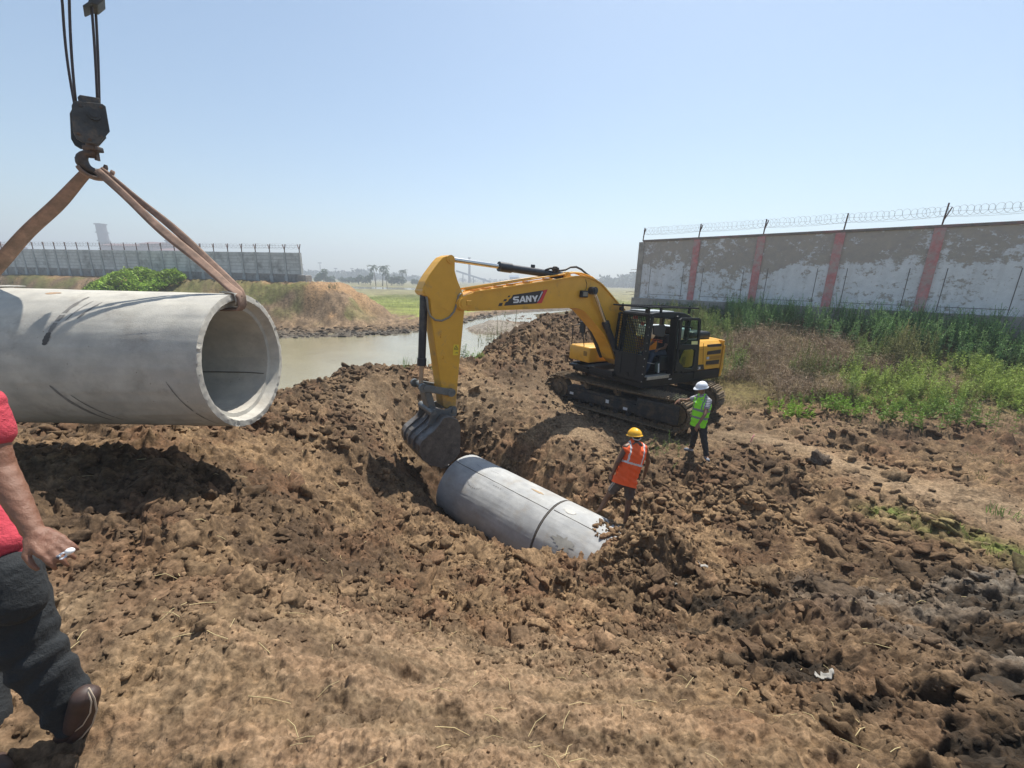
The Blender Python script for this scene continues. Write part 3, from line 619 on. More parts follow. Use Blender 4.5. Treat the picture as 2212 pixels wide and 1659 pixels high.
b = MB(); e = [0.05]+pill
for a, c in zip(e, e[1:]):
    if c > WLEN: break
    for x in (a+.45, c-.5): b.box((x, FY, .05), (.022, .012, 1.5))
    b.box(((a+c)/2, FY, -.52), (c-a-.9, .010, .018))
b.build('panel_grooves', M_LINE, wl)
b = MB()
for (z, l) in ((.74, .42), (.60, .5), (-.45, .6), (-.6, .35)): b.tube([(-.25, .02, z), (-.28-l*.5, .03, z+.02), (-.28-l, .0, z-.01)], .010, 6)
b.build('rebar_stub', M_IRON, wl)
# barbed wire: posts, two strands, one coil
wirep = [on_wall(x, 500) for x in (1391, 1511, 1650, 1822, 2031)]; wirep += [wirep[-1]+2.4, wirep[-1]+4.8]
bw = local_frame('razor_wire_fence', W0+Z*(TOPZ+.10), WD, label='coil of razor wire on leaning iron posts above the peeling white wall', cat='razor wire')
for i, x in enumerate(wirep):
    b = MB(); b.bar((x, 0, -.05), (x+.03, .02, .62 if i < 4 else .72), .045, .035)
    if i in (0, 1, 2, 4): b.bar((x+.01, -.03, .15), (x+.13, -.05, .56), .035, .03)
    b.build('iron_post', M_IRON, bw)
for z in (.28, .46):
    b = MB(); pts = []
    for a, c in zip(wirep, wirep[1:]):
        for k in range(8): t = k/8; pts.append((a+(c-a)*t, 0, z-.05*math.sin(math.pi*t)))
    b.tube(pts, .0045, 4); b.build('strand_wire', M_WIRE, bw)
def coil(mb, x0, x1, r, pitch, zc, rad, n=20, jit=.12, seed=1):
    rs = random.Random(seed); t = 0; x = x0; pts = []; k = 0; rr = r; pp = pitch
    while x < x1:
        a = 2*math.pi*k/n
        if k % n == 0: rr = r*(1+jit*rs.uniform(-1, 1)); pp = pitch*(1+.35*rs.uniform(-1, 1))
        x += pp/n; pts.append((x+rr*.85*math.cos(a), rr*math.cos(a)*.5, zc+rr*math.sin(a))); k += 1
    mb.tube(pts, rad, 4)
b = MB(); coil(b, wirep[0]+.05, wirep[-1], .17, .17, .44, .0042); b.build('razor_coil', M_WIRE, bw)

# --- far grey precast wall
G0, G1 = Vector((-20.5, 40.0, 0)), Vector((-59, 48.0, 0)); GD = (G1-G0).normalized()
gw = local_frame('precast_wall', Vector((G0.x, G0.y, 0)), GD, label='long grey precast concrete wall of stacked planks beyond the river', cat='wall')
M_PRE = mat('precast_plank', (.56, .565, .55), .9, noise=.18, nscale=1.2, dirt=(.24, .24, .23), dirt_amt=.35, dirt_scale=.7); M_PRE2 = mat('precast_post', (.42, .43, .42), .9, noise=.2, nscale=2); M_PRE3 = mat('precast_base', (.31, .29, .27), .92, noise=.25, nscale=1, dirt=(.2, .19, .17), dirt_amt=.4)
gb, gt = -.55, 2.05; GL = 64.0; NP = 30; sp_ = 2.0
b = MB(); zz = gb+.62; ph = (gt-zz)/6
for k in range(6):
    b.box((GL/2, 0, zz+ph*(k+.5)), (GL, .10, ph-.03))
b.build('plank_infill', M_PRE, gw); b = MB(); b.box((GL/2, 0, (zz+gt)/2), (GL, .04, gt-zz-.02)); b.build('plank_joint', mat('joint_shadow_gap', (.30, .30, .29), .95), gw)
b = MB(); b.box((GL/2, 0, zz/2+gb/2-.4), (GL, .16, zz-gb+.8)); b.build('base_beam', M_PRE3, gw)
x = 0.0; gp = []
while x < GL: gp.append(x); x += 1.62+.05*math.sin(x)
for x in gp:
    b = MB(); b.box((x, 0, (gt+gb)/2-.1), (.20, .24, gt-gb+.2)); b.box((x, 0, gb+.0), (.34, .34, .9)); b.build('fence_post', M_PRE2, gw)
b = MB(); b.box((-.35, .05, gb-.1), (.9, .9, 1.3), bev=.05); b.box((-.2, -.3, gb-.5), (1.6, 1.0, .7), bev=.08); b.build('end_block', M_PRE3, gw)
gf = local_frame('razor_wire_fence', Vector((G0.x, G0.y, gt)), GD, label='razor wire on Y shaped iron posts above the far grey precast wall', cat='razor wire')
for x in gp:
    b = MB(); b.bar((x, 0, -.02), (x, 0, .28), .06); b.bar((x, 0, .25), (x+.36, -.25, .74), .06); b.bar((x, 0, .25), (x-.36, .25, .74), .06); b.build('iron_post', M_IRON, gf)
b = MB()
for (dx, dy, z) in ((.22, -.2, .62), (-.22, .2, .62), (.12, -.1, .45), (-.12, .1, .45)): b.tube([(0, dy, z), (GL, dy, z)], .006, 4)
b.build('strand_wire', M_WIRE, gf)
b = MB(); coil(b, .0, GL, .24, .4, .55, .006, n=14, seed=5); b.build('razor_coil', M_WIRE, gf)
# ============================================================ EXCAVATOR
XC = Vector((3.75, 12.05, -3.68)); XH, TH, TP = 3.736, 2.391, .028
ex = empty('excavator', XC, label='yellow crawler excavator with black cab and door swung open, bucket lowered into the trench', cat='excavator')
UM = Matrix.Rotation(XH, 4, 'Z') @ Matrix.Translation((0, 0, 1)) @ Matrix.Rotation(-TP, 4, 'Y') @ Matrix.Translation((0, 0, -1))      # upper body -> root
TM = Matrix.Rotation(TH, 4, 'Z')
UW = Matrix.Translation(XC) @ UM; UI = UW.inverted()
def UL(px, py, ax, val):        # frame position -> point on a plane of the upper body (ax: 0 x, 1 y, 2 z)
    e = UI @ Vector((0, 0, 0)); d = UI.to_3x3() @ ray(px, py); return e+d*((val-e[ax])/d[ax])
cA = lambda x, y: (1312.1+x*.12256, 650.6+y*.12256); c1 = lambda x, y: (867.5+x*.3105, 515.1+y*.3105); c2 = lambda x, y: (1192.8+x*.2451, 542.2+y*.2451)
cL = lambda x, y: (1062.7+x*.06863, 607.3+y*.06863); cB = lambda x, y: (878.4+x*.08822, 867.5+y*.08822)
def ub(mb, name, m, parent=None, M=UM, **k):     # build a part given in upper-body coordinates
    o = mb.build(name, m, parent or ex, **k); o.data.transform(M); return o
M_YEL = mat('machine_yellow', (.68, .35, .028), .42, noise=.07, nscale=3, dirt=(.34, .20, .07), dirt_amt=.12, dirt_scale=2.5, spec=.5, coat=.15)
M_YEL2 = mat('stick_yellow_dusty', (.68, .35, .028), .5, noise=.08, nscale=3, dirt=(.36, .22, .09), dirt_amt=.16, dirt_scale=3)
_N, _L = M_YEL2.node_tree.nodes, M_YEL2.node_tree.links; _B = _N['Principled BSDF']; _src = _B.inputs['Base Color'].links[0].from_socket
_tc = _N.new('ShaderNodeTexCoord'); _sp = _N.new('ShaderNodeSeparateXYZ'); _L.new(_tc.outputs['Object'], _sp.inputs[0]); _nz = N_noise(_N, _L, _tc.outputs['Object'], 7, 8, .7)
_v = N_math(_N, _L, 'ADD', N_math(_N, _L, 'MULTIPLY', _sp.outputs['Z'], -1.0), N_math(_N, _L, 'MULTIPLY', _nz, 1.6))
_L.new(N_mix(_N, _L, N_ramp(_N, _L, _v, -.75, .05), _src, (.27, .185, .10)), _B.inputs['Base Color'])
M_BLK2 = mat('cab_black', (.008, .010, .014), .45, noise=.25, nscale=5, dirt=(.035, .031, .027), dirt_amt=.05, dirt_scale=4, spec=.35)
M_BLK3 = mat('undercarriage_black', (.035, .035, .036), .7, noise=.3, nscale=5, dirt=(.13, .095, .06), dirt_amt=.42, dirt_scale=3.5, bump=.4, bscale=30)
M_MUDDY = mat('muddy_steel', (.20, .145, .09), .93, noise=.35, nscale=9, dirt=(.075, .06, .045), dirt_amt=.35, dirt_scale=6, bump=1.0, bscale=25)
M_CHR = mat('chrome_rod', (.62, .62, .60), .16, 1.0); M_CYL = mat('cylinder_dark', (.018, .022, .032), .38, noise=.2, nscale=6, dirt=(.08, .07, .06), dirt_amt=.15)
M_STL = mat('bucket_steel', (.17, .165, .16), .55, .25, noise=.35, nscale=4, dirt=(.10, .075, .055), dirt_amt=.55, dirt_scale=3.5, bump=.5, bscale=25)
M_STL2 = mat('link_steel', (.15, .16, .16), .5, .3, noise=.3, nscale=8, dirt=(.16, .12, .08), dirt_amt=.3, dirt_scale=8)
M_BUCKM = mat('bucket_muddy_side', (.105, .085, .068), .85, noise=.4, nscale=6, dirt=(.17, .14, .11), dirt_amt=.3, dirt_scale=9, bump=.7, bscale=30)
M_WHT = mat('label_white', (.72, .72, .72), .6); M_WHT2 = mat('sheet_pale', (.55, .60, .62), .35, noise=.1, nscale=5); M_RED = mat('logo_red', (.55, .03, .03), .45); M_LBK = mat('logo_black', (.02, .02, .025), .4); M_GRYT = mat('logo_grey', (.50, .52, .56), .5)
M_PINK2 = mat('red_tag', (.75, .16, .10), .7); M_DKV = mat('vent_dark', (.035, .025, .02), .7); M_VENT = mat('vent_amber', (.33, .15, .02), .6); M_YLB = mat('warning_yellow', (.80, .58, .03), .5)
M_HOSE = mat('hose_black', (.02, .02, .022), .5); M_HOSE2 = mat('hose_grey', (.22, .20, .16), .6); M_ALU = mat('step_alloy', (.42, .41, .38), .45, .5, noise=.2, nscale=20)
M_GLS = bpy.data.materials.new('cab_glass'); M_GLS.use_nodes = True; _n, _l = M_GLS.node_tree.nodes, M_GLS.node_tree.links
_g = _n['Principled BSDF']; _g.inputs['Base Color'].default_value = (.02, .03, .03, 1); _g.inputs['Roughness'].default_value = .04
_t = _n.new('ShaderNodeBsdfTransparent'); _t.inputs[0].default_value = (.72, .86, .80, 1); _m = _n.new('ShaderNodeMixShader'); _f = _n.new('ShaderNodeFresnel'); _f.inputs[0].default_value = 1.5
_q = _n.new('ShaderNodeMath'); _q.operation = 'MULTIPLY_ADD'; _q.inputs[1].default_value = .9; _q.inputs[2].default_value = .05; _l.new(_f.outputs[0], _q.inputs[0])
_m.inputs[0].default_value = .10; _l.new(_t.outputs[0], _m.inputs[1]); _l.new(_g.outputs[0], _m.inputs[2]); _l.new(_m.outputs[0], _n['Material Output'].inputs[0])

# ---- tracks
def track(side):
    cy = 1.2 if side > 0 else -1.02; root = empty('track', (0, 0, 0), parent=ex)
    ax, rr, zc = 1.82, .37, .46
    def T(mb, name, m, **k): return ub(mb, name, m, root, TM, **k)
    # belt path
    per = 4*ax+2*math.pi*rr; n = 47; shoe = None
    def at(s):
        s %= per
        if s < 2*ax: return Vector((ax-s, 0, zc+rr-.035*math.sin(math.pi*s/(2*ax))*(2*ax/3.6))), math.pi
        s -= 2*ax
        if s < math.pi*rr: a = math.pi/2+s/rr; return Vector((-ax+rr*math.cos(a), 0, zc+rr*math.sin(a))), a+math.pi/2
        s -= math.pi*rr
        if s < 2*ax: return Vector((-ax+s, 0, zc-rr)), 0
        s -= 2*ax; a = -math.pi/2+s/rr; return Vector((ax+rr*math.cos(a), 0, zc+rr*math.sin(a))), a+math.pi/2
    pitch = per/n
    b = MB(); b.box((0, 0, -.045), (pitch*.95, .60, .028), bev=.006)
    for gx in (-.065, 0, .065): b.box((gx*.95, 0, -.075), (.016, .585, .05))
    b.box((0, .10, 0), (pitch*.9, .05, .09)); b.box((0, -.10, 0), (pitch*.9, .05, .09))
    b.box((0, .0, -.066), (pitch*.8, .45, .02), rot=.03, bev=.008)
    shoe = b.build('track_shoe', M_MUDDY, root)
    for i in range(n):
        o = shoe if i == 0 else shoe.copy()
        if i: COL.objects.link(o); o.parent = root
        p, a = at(i*pitch); o.matrix_local = TM @ Matrix.Translation((p.x, cy, p.z)) @ Matrix.Rotation(-a, 4, 'Y')
    b = MB(); b.box((0, cy, zc-.02), (3.0, .34, .30), bev=.02); b.box((-.1, cy+.20*side, zc-.06), (2.7, .08, .22), bev=.01); b.box((0, cy+.16*side, zc-.19), (3.1, .14, .035)); T(b, 'side_frame', M_BLK3)
    b = MB(); b.box((-1.42, cy+.265*side, zc+.02), (1.15, .03, .50), bev=.02)
    for k in range(4): b.box((-1.42, cy+.283*side, zc-.15+.12*k), (1.08, .02, .025), bev=.005)
    b.box((-1.42, cy+.283*side, zc+.02), (.03, .02, .44))
    T(b, 'guard_panel', M_BLK3)
    for sx, nm in ((1, 'idler_wheel'), (-1, 'sprocket')):
        b = MB(); c = Vector((sx*ax, cy, zc)); b.cyl(c-Vector((0, .14, 0)), c+Vector((0, .14, 0)), rr-.07, n=32); b.cyl(c-Vector((0, .22, 0)), c+Vector((0, .22, 0)), .17, n=24); b.cyl(c-Vector((0, .25, 0)), c+Vector((0, .25, 0)), .09, n=16)
        if sx < 0:
            for k in range(18): a = 2*math.pi*k/18; b.box(c+Vector((math.cos(a)*(rr-.05), 0, math.sin(a)*(rr-.05))), (.07, .08, .06), rot=Matrix.Rotation(-a, 4, 'Y'))
        T(b, nm, M_MUDDY, smooth=40)
    for k in range(8):
        b = MB(); x = -1.38+k*2.76/7; b.cyl((x, cy-.19, .19), (x, cy+.19, .19), .085, n=16); b.cyl((x, cy-.22, .19), (x, cy+.22, .19), .045, n=12); T(b, 'track_roller', M_BLK3, smooth=40)
    for x in (-.15, .85):
        b = MB(); b.cyl((x, cy-.12, zc+.27), (x, cy+.2, zc+.27), .062, n=16); b.box((x, cy+.02, zc+.2), (.12, .12, .18)); T(b, 'carrier_roller', M_MUDDY, smooth=40)
    for (x, z_, w_) in ((1.28, zc-.06, .13), (.05, zc-.05, .10), (-.52, zc-.13, .13)):
        b = MB(); b.box((x, cy+(.245)*side, z_), (w_, .006, .10 if w_ < .12 else .075)); T(b, 'white_label', M_WHT)
    return root
track(1); track(-1)
b = MB(); b.box((0, 0, .62), (1.5, 1.9, .22), bev=.05)
for sx in (1, -1):
    for sy in (1, -1): b.bar((sx*.5, sy*.5, .62), (sx*1.15, sy*1.1, .46), .38, .24)
ub(b, 'centre_frame', M_BLK3, M=TM)
b = MB(); b.cyl((0, 0, .72), (0, 0, 1.0), .62, n=48); ub(b, 'slew_ring', M_BLK3, smooth=40)
# lumps of mud lying on the upper run of the belts are part of the shoes; deck and body
b = MB(); b.box((-.55, 0, 1.06), (3.75, 2.62, .16), bev=.03); b.box((-.5, 1.30, 1.12), (3.7, .08, .26), bev=.015); b.box((-.5, -1.30, 1.12), (3.7, .08, .26), bev=.015); ub(b, 'deck_frame', M_BLK2)
# engine housing (yellow) with chamfered shoulder
def body_prism(x0, x1, ys, zt, name, m, par=None, **k):
    pts = [(x0, ys*.42, zt), (x0, ys*1.18, zt), (x0, ys*1.33, zt-.14), (x0, ys*1.35, 1.30), (x0, ys*.42, 1.30)]
    b = MB(); b.prism(pts, (x1-x0, 0, 0)); return ub(b, name, m, par, bevel=.02, **k)
side = body_prism(-2.26, -.98, 1, 2.14, 'side_housing', M_YEL)
body_prism(-2.26, -.45, -1, 2.10, 'side_housing', M_YEL)
b = MB(); b.prism([(-2.26, -.57, 1.25), (-2.26, .57, 1.25), (-2.26, .57, 2.14), (-2.26, -.57, 2.14)], (1.5, 0, 0)); ub(b, 'top_housing', M_YEL, bevel=.02)
# counterweight: curved back
pts = []
for i in range(17):
    a = -1+2*i/16; y = 1.36*a; x = -2.30-.42*(1-abs(a)**2.6); pts.append((x, y))
pts = [(-2.28, -1.34)]+[(x, y) for x, y in pts]+[(-2.28, 1.34)]
b = MB(); b.prism([(x, y, 1.18) for x, y in pts], (0, 0, .97)); ub(b, 'counterweight', M_YEL, bevel=.05)
b = MB(); b.prism([(-2.27, 1.355, 1.2), (-2.27, 1.355, 2.0), (-2.36, 1.345, 2.0), (-2.42, 1.345, 1.3), (-2.36, 1.345, 1.03), (-2.27, 1.355, 1.03)], (0, .02, 0)); ub(b, 'corner_trim', M_YEL)
# black engine hood, pale plastic cover
b = MB(); b.box((-1.75, .62, 2.24), (.95, .62, .26), bev=.07); ub(b, 'engine_hood', M_BLK2, smooth=50)
b = MB(); b.box((-1.0, .1, 2.28), (1.2, 1.1, .38), bev=.06); ub(b, 'engine_cover', M_WHT2, smooth=50)
# vents on the side (traced on the housing's face)
def face_quad(pl, mapf, ax, val, th, name, m, par=None, off=0.0):
    P = [UL(*mapf(x, y), ax, val) for x, y in pl]; d = Vector((0, 0, 0)); d[ax] = th; b = MB()
    b.prism([p+d*off for p in P], d); return ub(b, name, m, par)
for q in ([(1755, 765), (2005, 745), (2010, 795), (1765, 808)], [(1765, 885), (1998, 850), (1990, 920), (1758, 945)], [(1740, 1058), (1965, 1028), (1955, 1100), (1730, 1120)]):
    v = face_quad(q, cA, 1, 1.35, .012, 'vent', M_DKV)
for k in range(4):
    y0 = 972+k*14; face_quad([(1800, y0+6), (2000, y0-18), (2000, y0-12), (1800, y0+12)], cA, 1, 1.35, .008, 'vent_slot', M_VENT)
face_quad([(1745, 985), (1790, 978), (1790, 1020), (1745, 1026)], cA, 1, 1.35, .008, 'side_sticker', M_GRYT)
for q in ([(1690, 740), (1698, 742), (1688, 1100), (1680, 1098)], [(1720, 1135), (2010, 1090), (2012, 1096), (1722, 1142)], [(1600, 860), (1700, 850), (1700, 856), (1600, 866)]): face_quad(q, cA, 1, 1.35, .004, 'panel_gap', M_VENT)
face_quad([(1562, 1125), (1690, 1112), (1700, 1200), (1552, 1215)], cA, 1, 1.352, .010, 'number_plate', M_LBK)
def strokes(name, polys, mapf, ax, val, th, m, wpx):
    b = MB(); d = Vector((0, 0, 0)); d[ax] = th
    for a_, b_ in polys:
        (x0, y0), (x1, y1) = a_, b_; dx, dy = x1-x0, y1-y0; l_ = math.hypot(dx, dy); nx, ny = -dy/l_*wpx/2, dx/l_*wpx/2; ex_, ey_ = dx/l_*wpx*.35, dy/l_*wpx*.35
        b.prism([UL(*mapf(x, y), ax, val) for x, y in ((x0+nx-ex_, y0+ny-ey_), (x1+nx+ex_, y1+ny+ey_), (x1-nx+ex_, y1-ny+ey_), (x0-nx-ex_, y0-ny-ey_))], d)
    return ub(b, name, m)
strokes('model_lettering', [((1606, 1162), (1586, 1164)), ((1586, 1164), (1584, 1198)), ((1584, 1198), (1604, 1196)), ((1608, 1180), (1614, 1180)), ((1620, 1160), (1634, 1158)), ((1634, 1158), (1632, 1194)), ((1632, 1194), (1617, 1196)), ((1617, 1196), (1620, 1160)), ((1618, 1178), (1633, 1176))], cA, 1, 1.364, .003, M_WHT, 8)
# skirt under the side
b = MB(); b.box((-1.6, 1.30, 1.17), (1.35, .12, .20), bev=.01); ub(b, 'side_skirt', M_BLK2)
b = MB(); b.box(UL(*cA(1110, 1330), 1, 1.345)+Vector((0, 0, 0)), (.13, .008, .16), bev=.003); ub(b, 'white_label', M_WHT)
# right hand box with louvres, rail
b = MB(); b.box((1.02, -.90, 1.58), (1.06, .86, .46), bev=.05); ub(b, 'tool_box', M_YEL, smooth=50)
b = MB(); b.box((.05, -.92, 1.64), (.9, .84, .62), bev=.04); ub(b, 'fuel_tank', M_YEL, smooth=50)
b = MB()
for k in range(4): b.box((1.556, -.62, 1.56+.035*k), (.008, .14, .016))
ub(b, 'box_louvre', M_DKV)
b = MB(); b.tube([(1.5, -1.28, 1.3), (1.52, -1.28, 2.35), (1.2, -1.28, 2.42), (.6, -1.28, 2.42), (.55, -1.28, 1.9)], .018, 8); ub(b, 'hand_rail', M_BLK2)
b = MB(); b.tube([(1.5, -.75, 1.8), (1.55, -.8, 2.2)], .014, 6); b.box((1.56, -.82, 2.36), (.05, .22, .34), bev=.02); ub(b, 'side_mirror', M_BLK2)
b = MB(); b.box((1.46, -.9, 1.18), (.18, .8, .07), bev=.01); b.box((1.46, .0, 1.2), (.12, .9, .16), bev=.02); ub(b, 'front_step', M_BLK2)

# ---- cab
cab = empty('cab', (0, 0, 0), parent=ex)
CY0, CY1, CX0, CX1, CZ0, CZ1 = .42, 1.35, -.42, 1.42, 1.16, 2.93
def cub(mb, name, m, **k): return ub(mb, name, m, cab, **k)
b = MB(); b.box(((CX0+CX1)/2, (CY0+CY1)/2, CZ0+.06), (CX1-CX0, CY1-CY0, .14), bev=.015); cub(b, 'cab_floor', M_BLK2)
# rounded roof
b = MB(); n = 9; prof = []
for i in range(n): t = i/(n-1); prof.append((CX1-.06-(CX1-CX0-.06)*t, CZ1-.0+.05*math.sin(math.pi*min(1, t*1.1))**.6-.10*max(0, t-.82)**1.2*6))
b.prism([(x, CY0, z_) for x, z_ in prof]+[(CX0+.0, CY0, CZ1-.22), (CX0+.05, CY0, CZ1-.16), (CX1-.10, CY0, CZ1-.10)], (0, CY1-CY0, 0)); cub(b, 'roof', M_BLK2, bevel=.035)
b = MB(); b.box((.72, .88, CZ1+.045), (1.0, .66, .03), bev=.012); cub(b, 'roof_hatch', M_WHT2)
# pillars
for (p, q, w_, h_) in (((1.34, CY1-.05, CZ0+.1), (1.27, CY1-.05, CZ1-.06), .10, .13), ((1.34, CY0+.05, CZ0+.1), (1.27, CY0+.05, CZ1-.06), .10, .13), ((.16, CY1-.04, CZ0+.1), (.30, CY1-.04, CZ1-.05), .09, .22), ((-.36, CY1-.05, CZ0+.1), (-.34, CY1-.05, CZ1-.12), .10, .12), ((-.36, CY0+.05, CZ0+.1), (-.34, CY0+.05, CZ1-.12), .10, .12), ((.2, CY0+.03, CZ0+.1), (.3, CY0+.03, CZ1-.05), .06, .10)):
    b = MB(); b.bar(p, q, h_, w_, up=(1, 0, 0), bev=.02); cub(b, 'pillar', M_BLK2)
# lower walls
b = MB(); b.box((-.05, CY0+.02, 1.5), (.75, .04, .6)); b.box((-.40, .9, 1.62), (.05, .9, .86)); b.box((.8, CY0+.02, 1.42), (1.1, .04, .4)); cub(b, 'rear_wall', M_BLK2)
# front: solid lower panel with ribs, grille guard standing off the glass
fx = CX1
b = MB(); b.box((fx-.02, (CY0+CY1)/2+.02, 1.52), (.07, CY1-CY0+.06, .70), bev=.015); b.box((fx+.02, .62, 1.55), (.012, .06, .55), bev=.004); b.box((fx+.02, 1.12, 1.55), (.012, .05, .55), bev=.004); b.box((fx+.02, .88, 1.30), (.02, .12, .10), bev=.01)
cub(b, 'front_panel', M_BLK2)
b = MB(); b.prism([(1.37, CY0+.07, 1.88), (1.37, CY1-.07, 1.88), (1.30, CY1-.07, 2.86), (1.30, CY0+.07, 2.86)], (.008, 0, 0)); cub(b, 'windscreen', M_GLS)
g = MB(); gA = Vector((fx+.05, CY0-.02, 1.86)); gB = Vector((fx+.05, CY1+.03, 1.86)); gC = Vector((fx-.0, CY1+.03, 2.88)); gD = Vector((fx-.0, CY0-.02, 2.88))
for p, q in ((gA, gB), (gB, gC), (gC, gD), (gD, gA)): g.bar(p, q, .055, .05)
g.bar(gA.lerp(gB, .2), gD.lerp(gC, .2), .02, .10, up=(1, 0, 0)); fr = cub(g, 'guard_frame', M_BLK2)
g = MB()
for k in range(1, 13): t = .22+.76*k/13; g.bar(gA.lerp(gB, t), gD.lerp(gC, t), .014)
for k in range(1, 15): t = k/15; g.bar(gA.lerp(gD, t), gB.lerp(gC, t), .014)
cub(g, 'guard_mesh', M_BLK2)
# bolts down the edge, tags inside the glass
b = MB()
for k in range(9): t = k/8; b.box((fx+.045-.03*t, CY1+.05, 1.2+1.6*t), (.02, .02, .022))
cub(b, 'edge_bolts', M_ALU)
for (yy, zz, w_, h_, m) in ((.92, 2.80, .14, .07, M_PINK2), (1.16, 2.66, .10, .08, M_PINK2), (.56, 2.08, .08, .05, M_PINK2), (1.15, 2.32, .07, .10, M_YLB)):
    b = MB(); b.box((1.40 if m is M_PINK2 else 1.36, yy, zz), (.006, w_, h_)); cub(b, 'hanging_tag', m)
b = MB(); b.tube([(1.39, .62, 2.72), (1.39, .85, 2.45), (1.385, 1.1, 2.22)], .010, 5); b.box((1.385, .86, 2.44), (.02, .5, .02), rot=Matrix.Rotation(R(-48), 4, 'X')); cub(b, 'wiper', M_HOSE2)
# roof guard rack on brackets (traced on its own height)
RG = [(1.62, CY0-.08), (1.62, CY1+.05), (-.48, CY1+.10), (-.48, CY0-.08)]; rz = CZ1+.16
g = MB()
for (a0, a1) in zip(RG, RG[1:]+RG[:1]): g.bar((*a0, rz), (*a1, rz), .045, .035)
cub(g, 'roof_guard', M_BLK2)
g = MB()
for k in range(1, 12): x = 1.62-2.1*k/12; g.bar((x, CY0-.08, rz), (x, CY1+.07, rz), .012)
for k in range(1, 5): y = CY0-.08+1.1*k/5; g.bar((1.62, y, rz), (-.48, y, rz), .012)
cub(g, 'roof_mesh', M_BLK2)
for (x, y) in ((1.36, CY0+.0), (1.36, CY1-.08), (.95, CY1-.02), (-.30, CY1-.04), (-.3, CY0)):
    b = MB(); b.box((x, y, CZ1+.08), (.05, .05, .16)); b.box((x+.05, y, CZ1+.06), (.04, .10, .10)) if x > 1.3 else None; b.cyl((x, y, rz), (x, y, rz+.05), .016, n=8); cub(b, 'rack_bracket', M_BLK2)
# door swung fully back against the side, hinged at the middle pillar
dr = lambda x, y: UL(*cA(x, y), 1, 1.66)
do = [dr(1290, 292), dr(1600, 292), dr(1632, 330), dr(1565, 1225), dr(1165, 1228), dr(1235, 800), dr(1255, 330)]
w1_ = [dr(1320, 335), dr(1585, 335), dr(1590, 365), dr(1570, 760), dr(1262, 760), dr(1300, 360)]; w2_ = [dr(1225, 850), dr(1500, 835), dr(1530, 860), dr(1490, 1130), dr(1460, 1185), dr(1340, 1180), dr(1240, 1070)]
def plate_with_holes(outer, holes, th, name, m, parent, bev=.0):
    bm = bmesh.new(); es = []
    for loop in [outer]+holes:
        vs = [bm.verts.new(p) for p in loop]; es += [bm.edges.new((vs[i], vs[(i+1) % len(vs)])) for i in range(len(vs))]
    bmesh.ops.triangle_fill(bm, use_beauty=True, edges=es); q = bmesh.ops.extrude_face_region(bm, geom=bm.faces[:])
    for v in [g_ for g_ in q['geom'] if isinstance(g_, bmesh.types.BMVert)]: v.co += Vector(th)
    x = MB(); x.bm.free(); x.bm = bm; return ub(x, name, m, parent, bevel=bev)
plate_with_holes(do, [w1_, w2_], (0, .045, 0), 'door', M_BLK2, cab, .008)
for w_ in (w1_, w2_): b = MB(); b.prism([p+Vector((0, .018, 0)) for p in w_], (0, .006, 0)); cub(b, 'door_glass', M_GLS)
b = MB(); b.prism([dr(x, y)+Vector((0, .03, 0)) for x, y in ((1466, 704), (1580, 700), (1578, 775), (1462, 780))], (0, .004, 0)); cub(b, 'door_label', mat('label_cream', (.70, .68, .30), .6))
b = MB(); b.tube([dr(1250, 760)+Vector((0, .07, 0)), dr(1350, 680)+Vector((0, .09, 0)), dr(1352, 640)+Vector((0, .07, 0))], .012, 6); cub(b, 'door_handle', M_BLK2)
# vented yellow panel behind the door's lower glass
pan = [UL(*cA(x, y), 1, 1.36) for x, y in ((1350, 860), (1480, 845), (1505, 870), (1480, 1130), (1405, 1165), (1330, 1160), (1252, 1070), (1300, 950))]
b = MB(); b.prism(pan, (0, .03, 0)); ub(b, 'vented_panel', M_YEL, bevel=.01)
for k in range(8):
    y0 = 985+k*20; x0 = 1320-k*3; b = MB(); b.prism([UL(*cA(x, y), 1, 1.392) for x, y in ((x0, y0), (x0+62, y0-6), (x0+62, y0+1), (x0, y0+7))], (0, .004, 0)); ub(b, 'panel_slot', M_DKV)
b = MB(); b.box((-.55, 1.28, 1.75), (.9, .1, .95)); ub(b, 'door_recess', M_BLK2)
for z_ in (1.45, 2.6):
    b = MB(); b.bar((.12, 1.36, z_), (.06, 1.70, z_), .05, .04); cub(b, 'door_hinge', M_BLK2)
# sill and step
b = MB(); b.box((.86, CY1+.01, CZ0+.15), (.92, .16, .03), bev=.005); b.box((.86, CY1+.09, CZ0+.12), (.92, .03, .09), bev=.005); cub(b, 'door_sill', M_ALU)
# seat, console, screen, levers
b = MB(); b.box((.18, .88, 1.62), (.52, .50, .14), bev=.05); b.box((-.04, .88, 1.98), (.14, .48, .66), rot=Matrix.Rotation(R(-8), 4, 'Y'), bev=.05); b.box((-.10, .88, 2.44), (.10, .26, .22), bev=.04); b.box((.15, .88, 1.42), (.4, .4, .3)); cub(b, 'operator_seat', M_BLK2, smooth=50)
b = MB(); b.box((.38, 1.2, 1.60), (.46, .12, .42), bev=.04); b.box((.38, .56, 1.60), (.46, .12, .42), bev=.04); cub(b, 'side_console', M_BLK2, smooth=50)
b = MB(); b.prism([UL(*cA(x, y), 1, 1.20) for x, y in ((795, 425), (985, 415), (1000, 440), (985, 600), (955, 630), (880, 620), (790, 580))], (0, .05, 0)); cub(b, 'fan_housing', mat('dark_plastic', (.06, .055, .06), .5), bevel=.012)
b = MB(); b.box((.62, 1.22, 1.50), (.22, .05, .28), rot=Matrix.Rotation(R(12), 4, 'Y'), bev=.02); cub(b, 'lever_console', mat('dark_green_plastic', (.018, .04, .035), .5))
b = MB(); b.box((.62, 1.252, 1.47), (.055, .006, .26), rot=Matrix.Rotation(R(10), 4, 'Y')); cub(b, 'paper_strip', M_WHT)
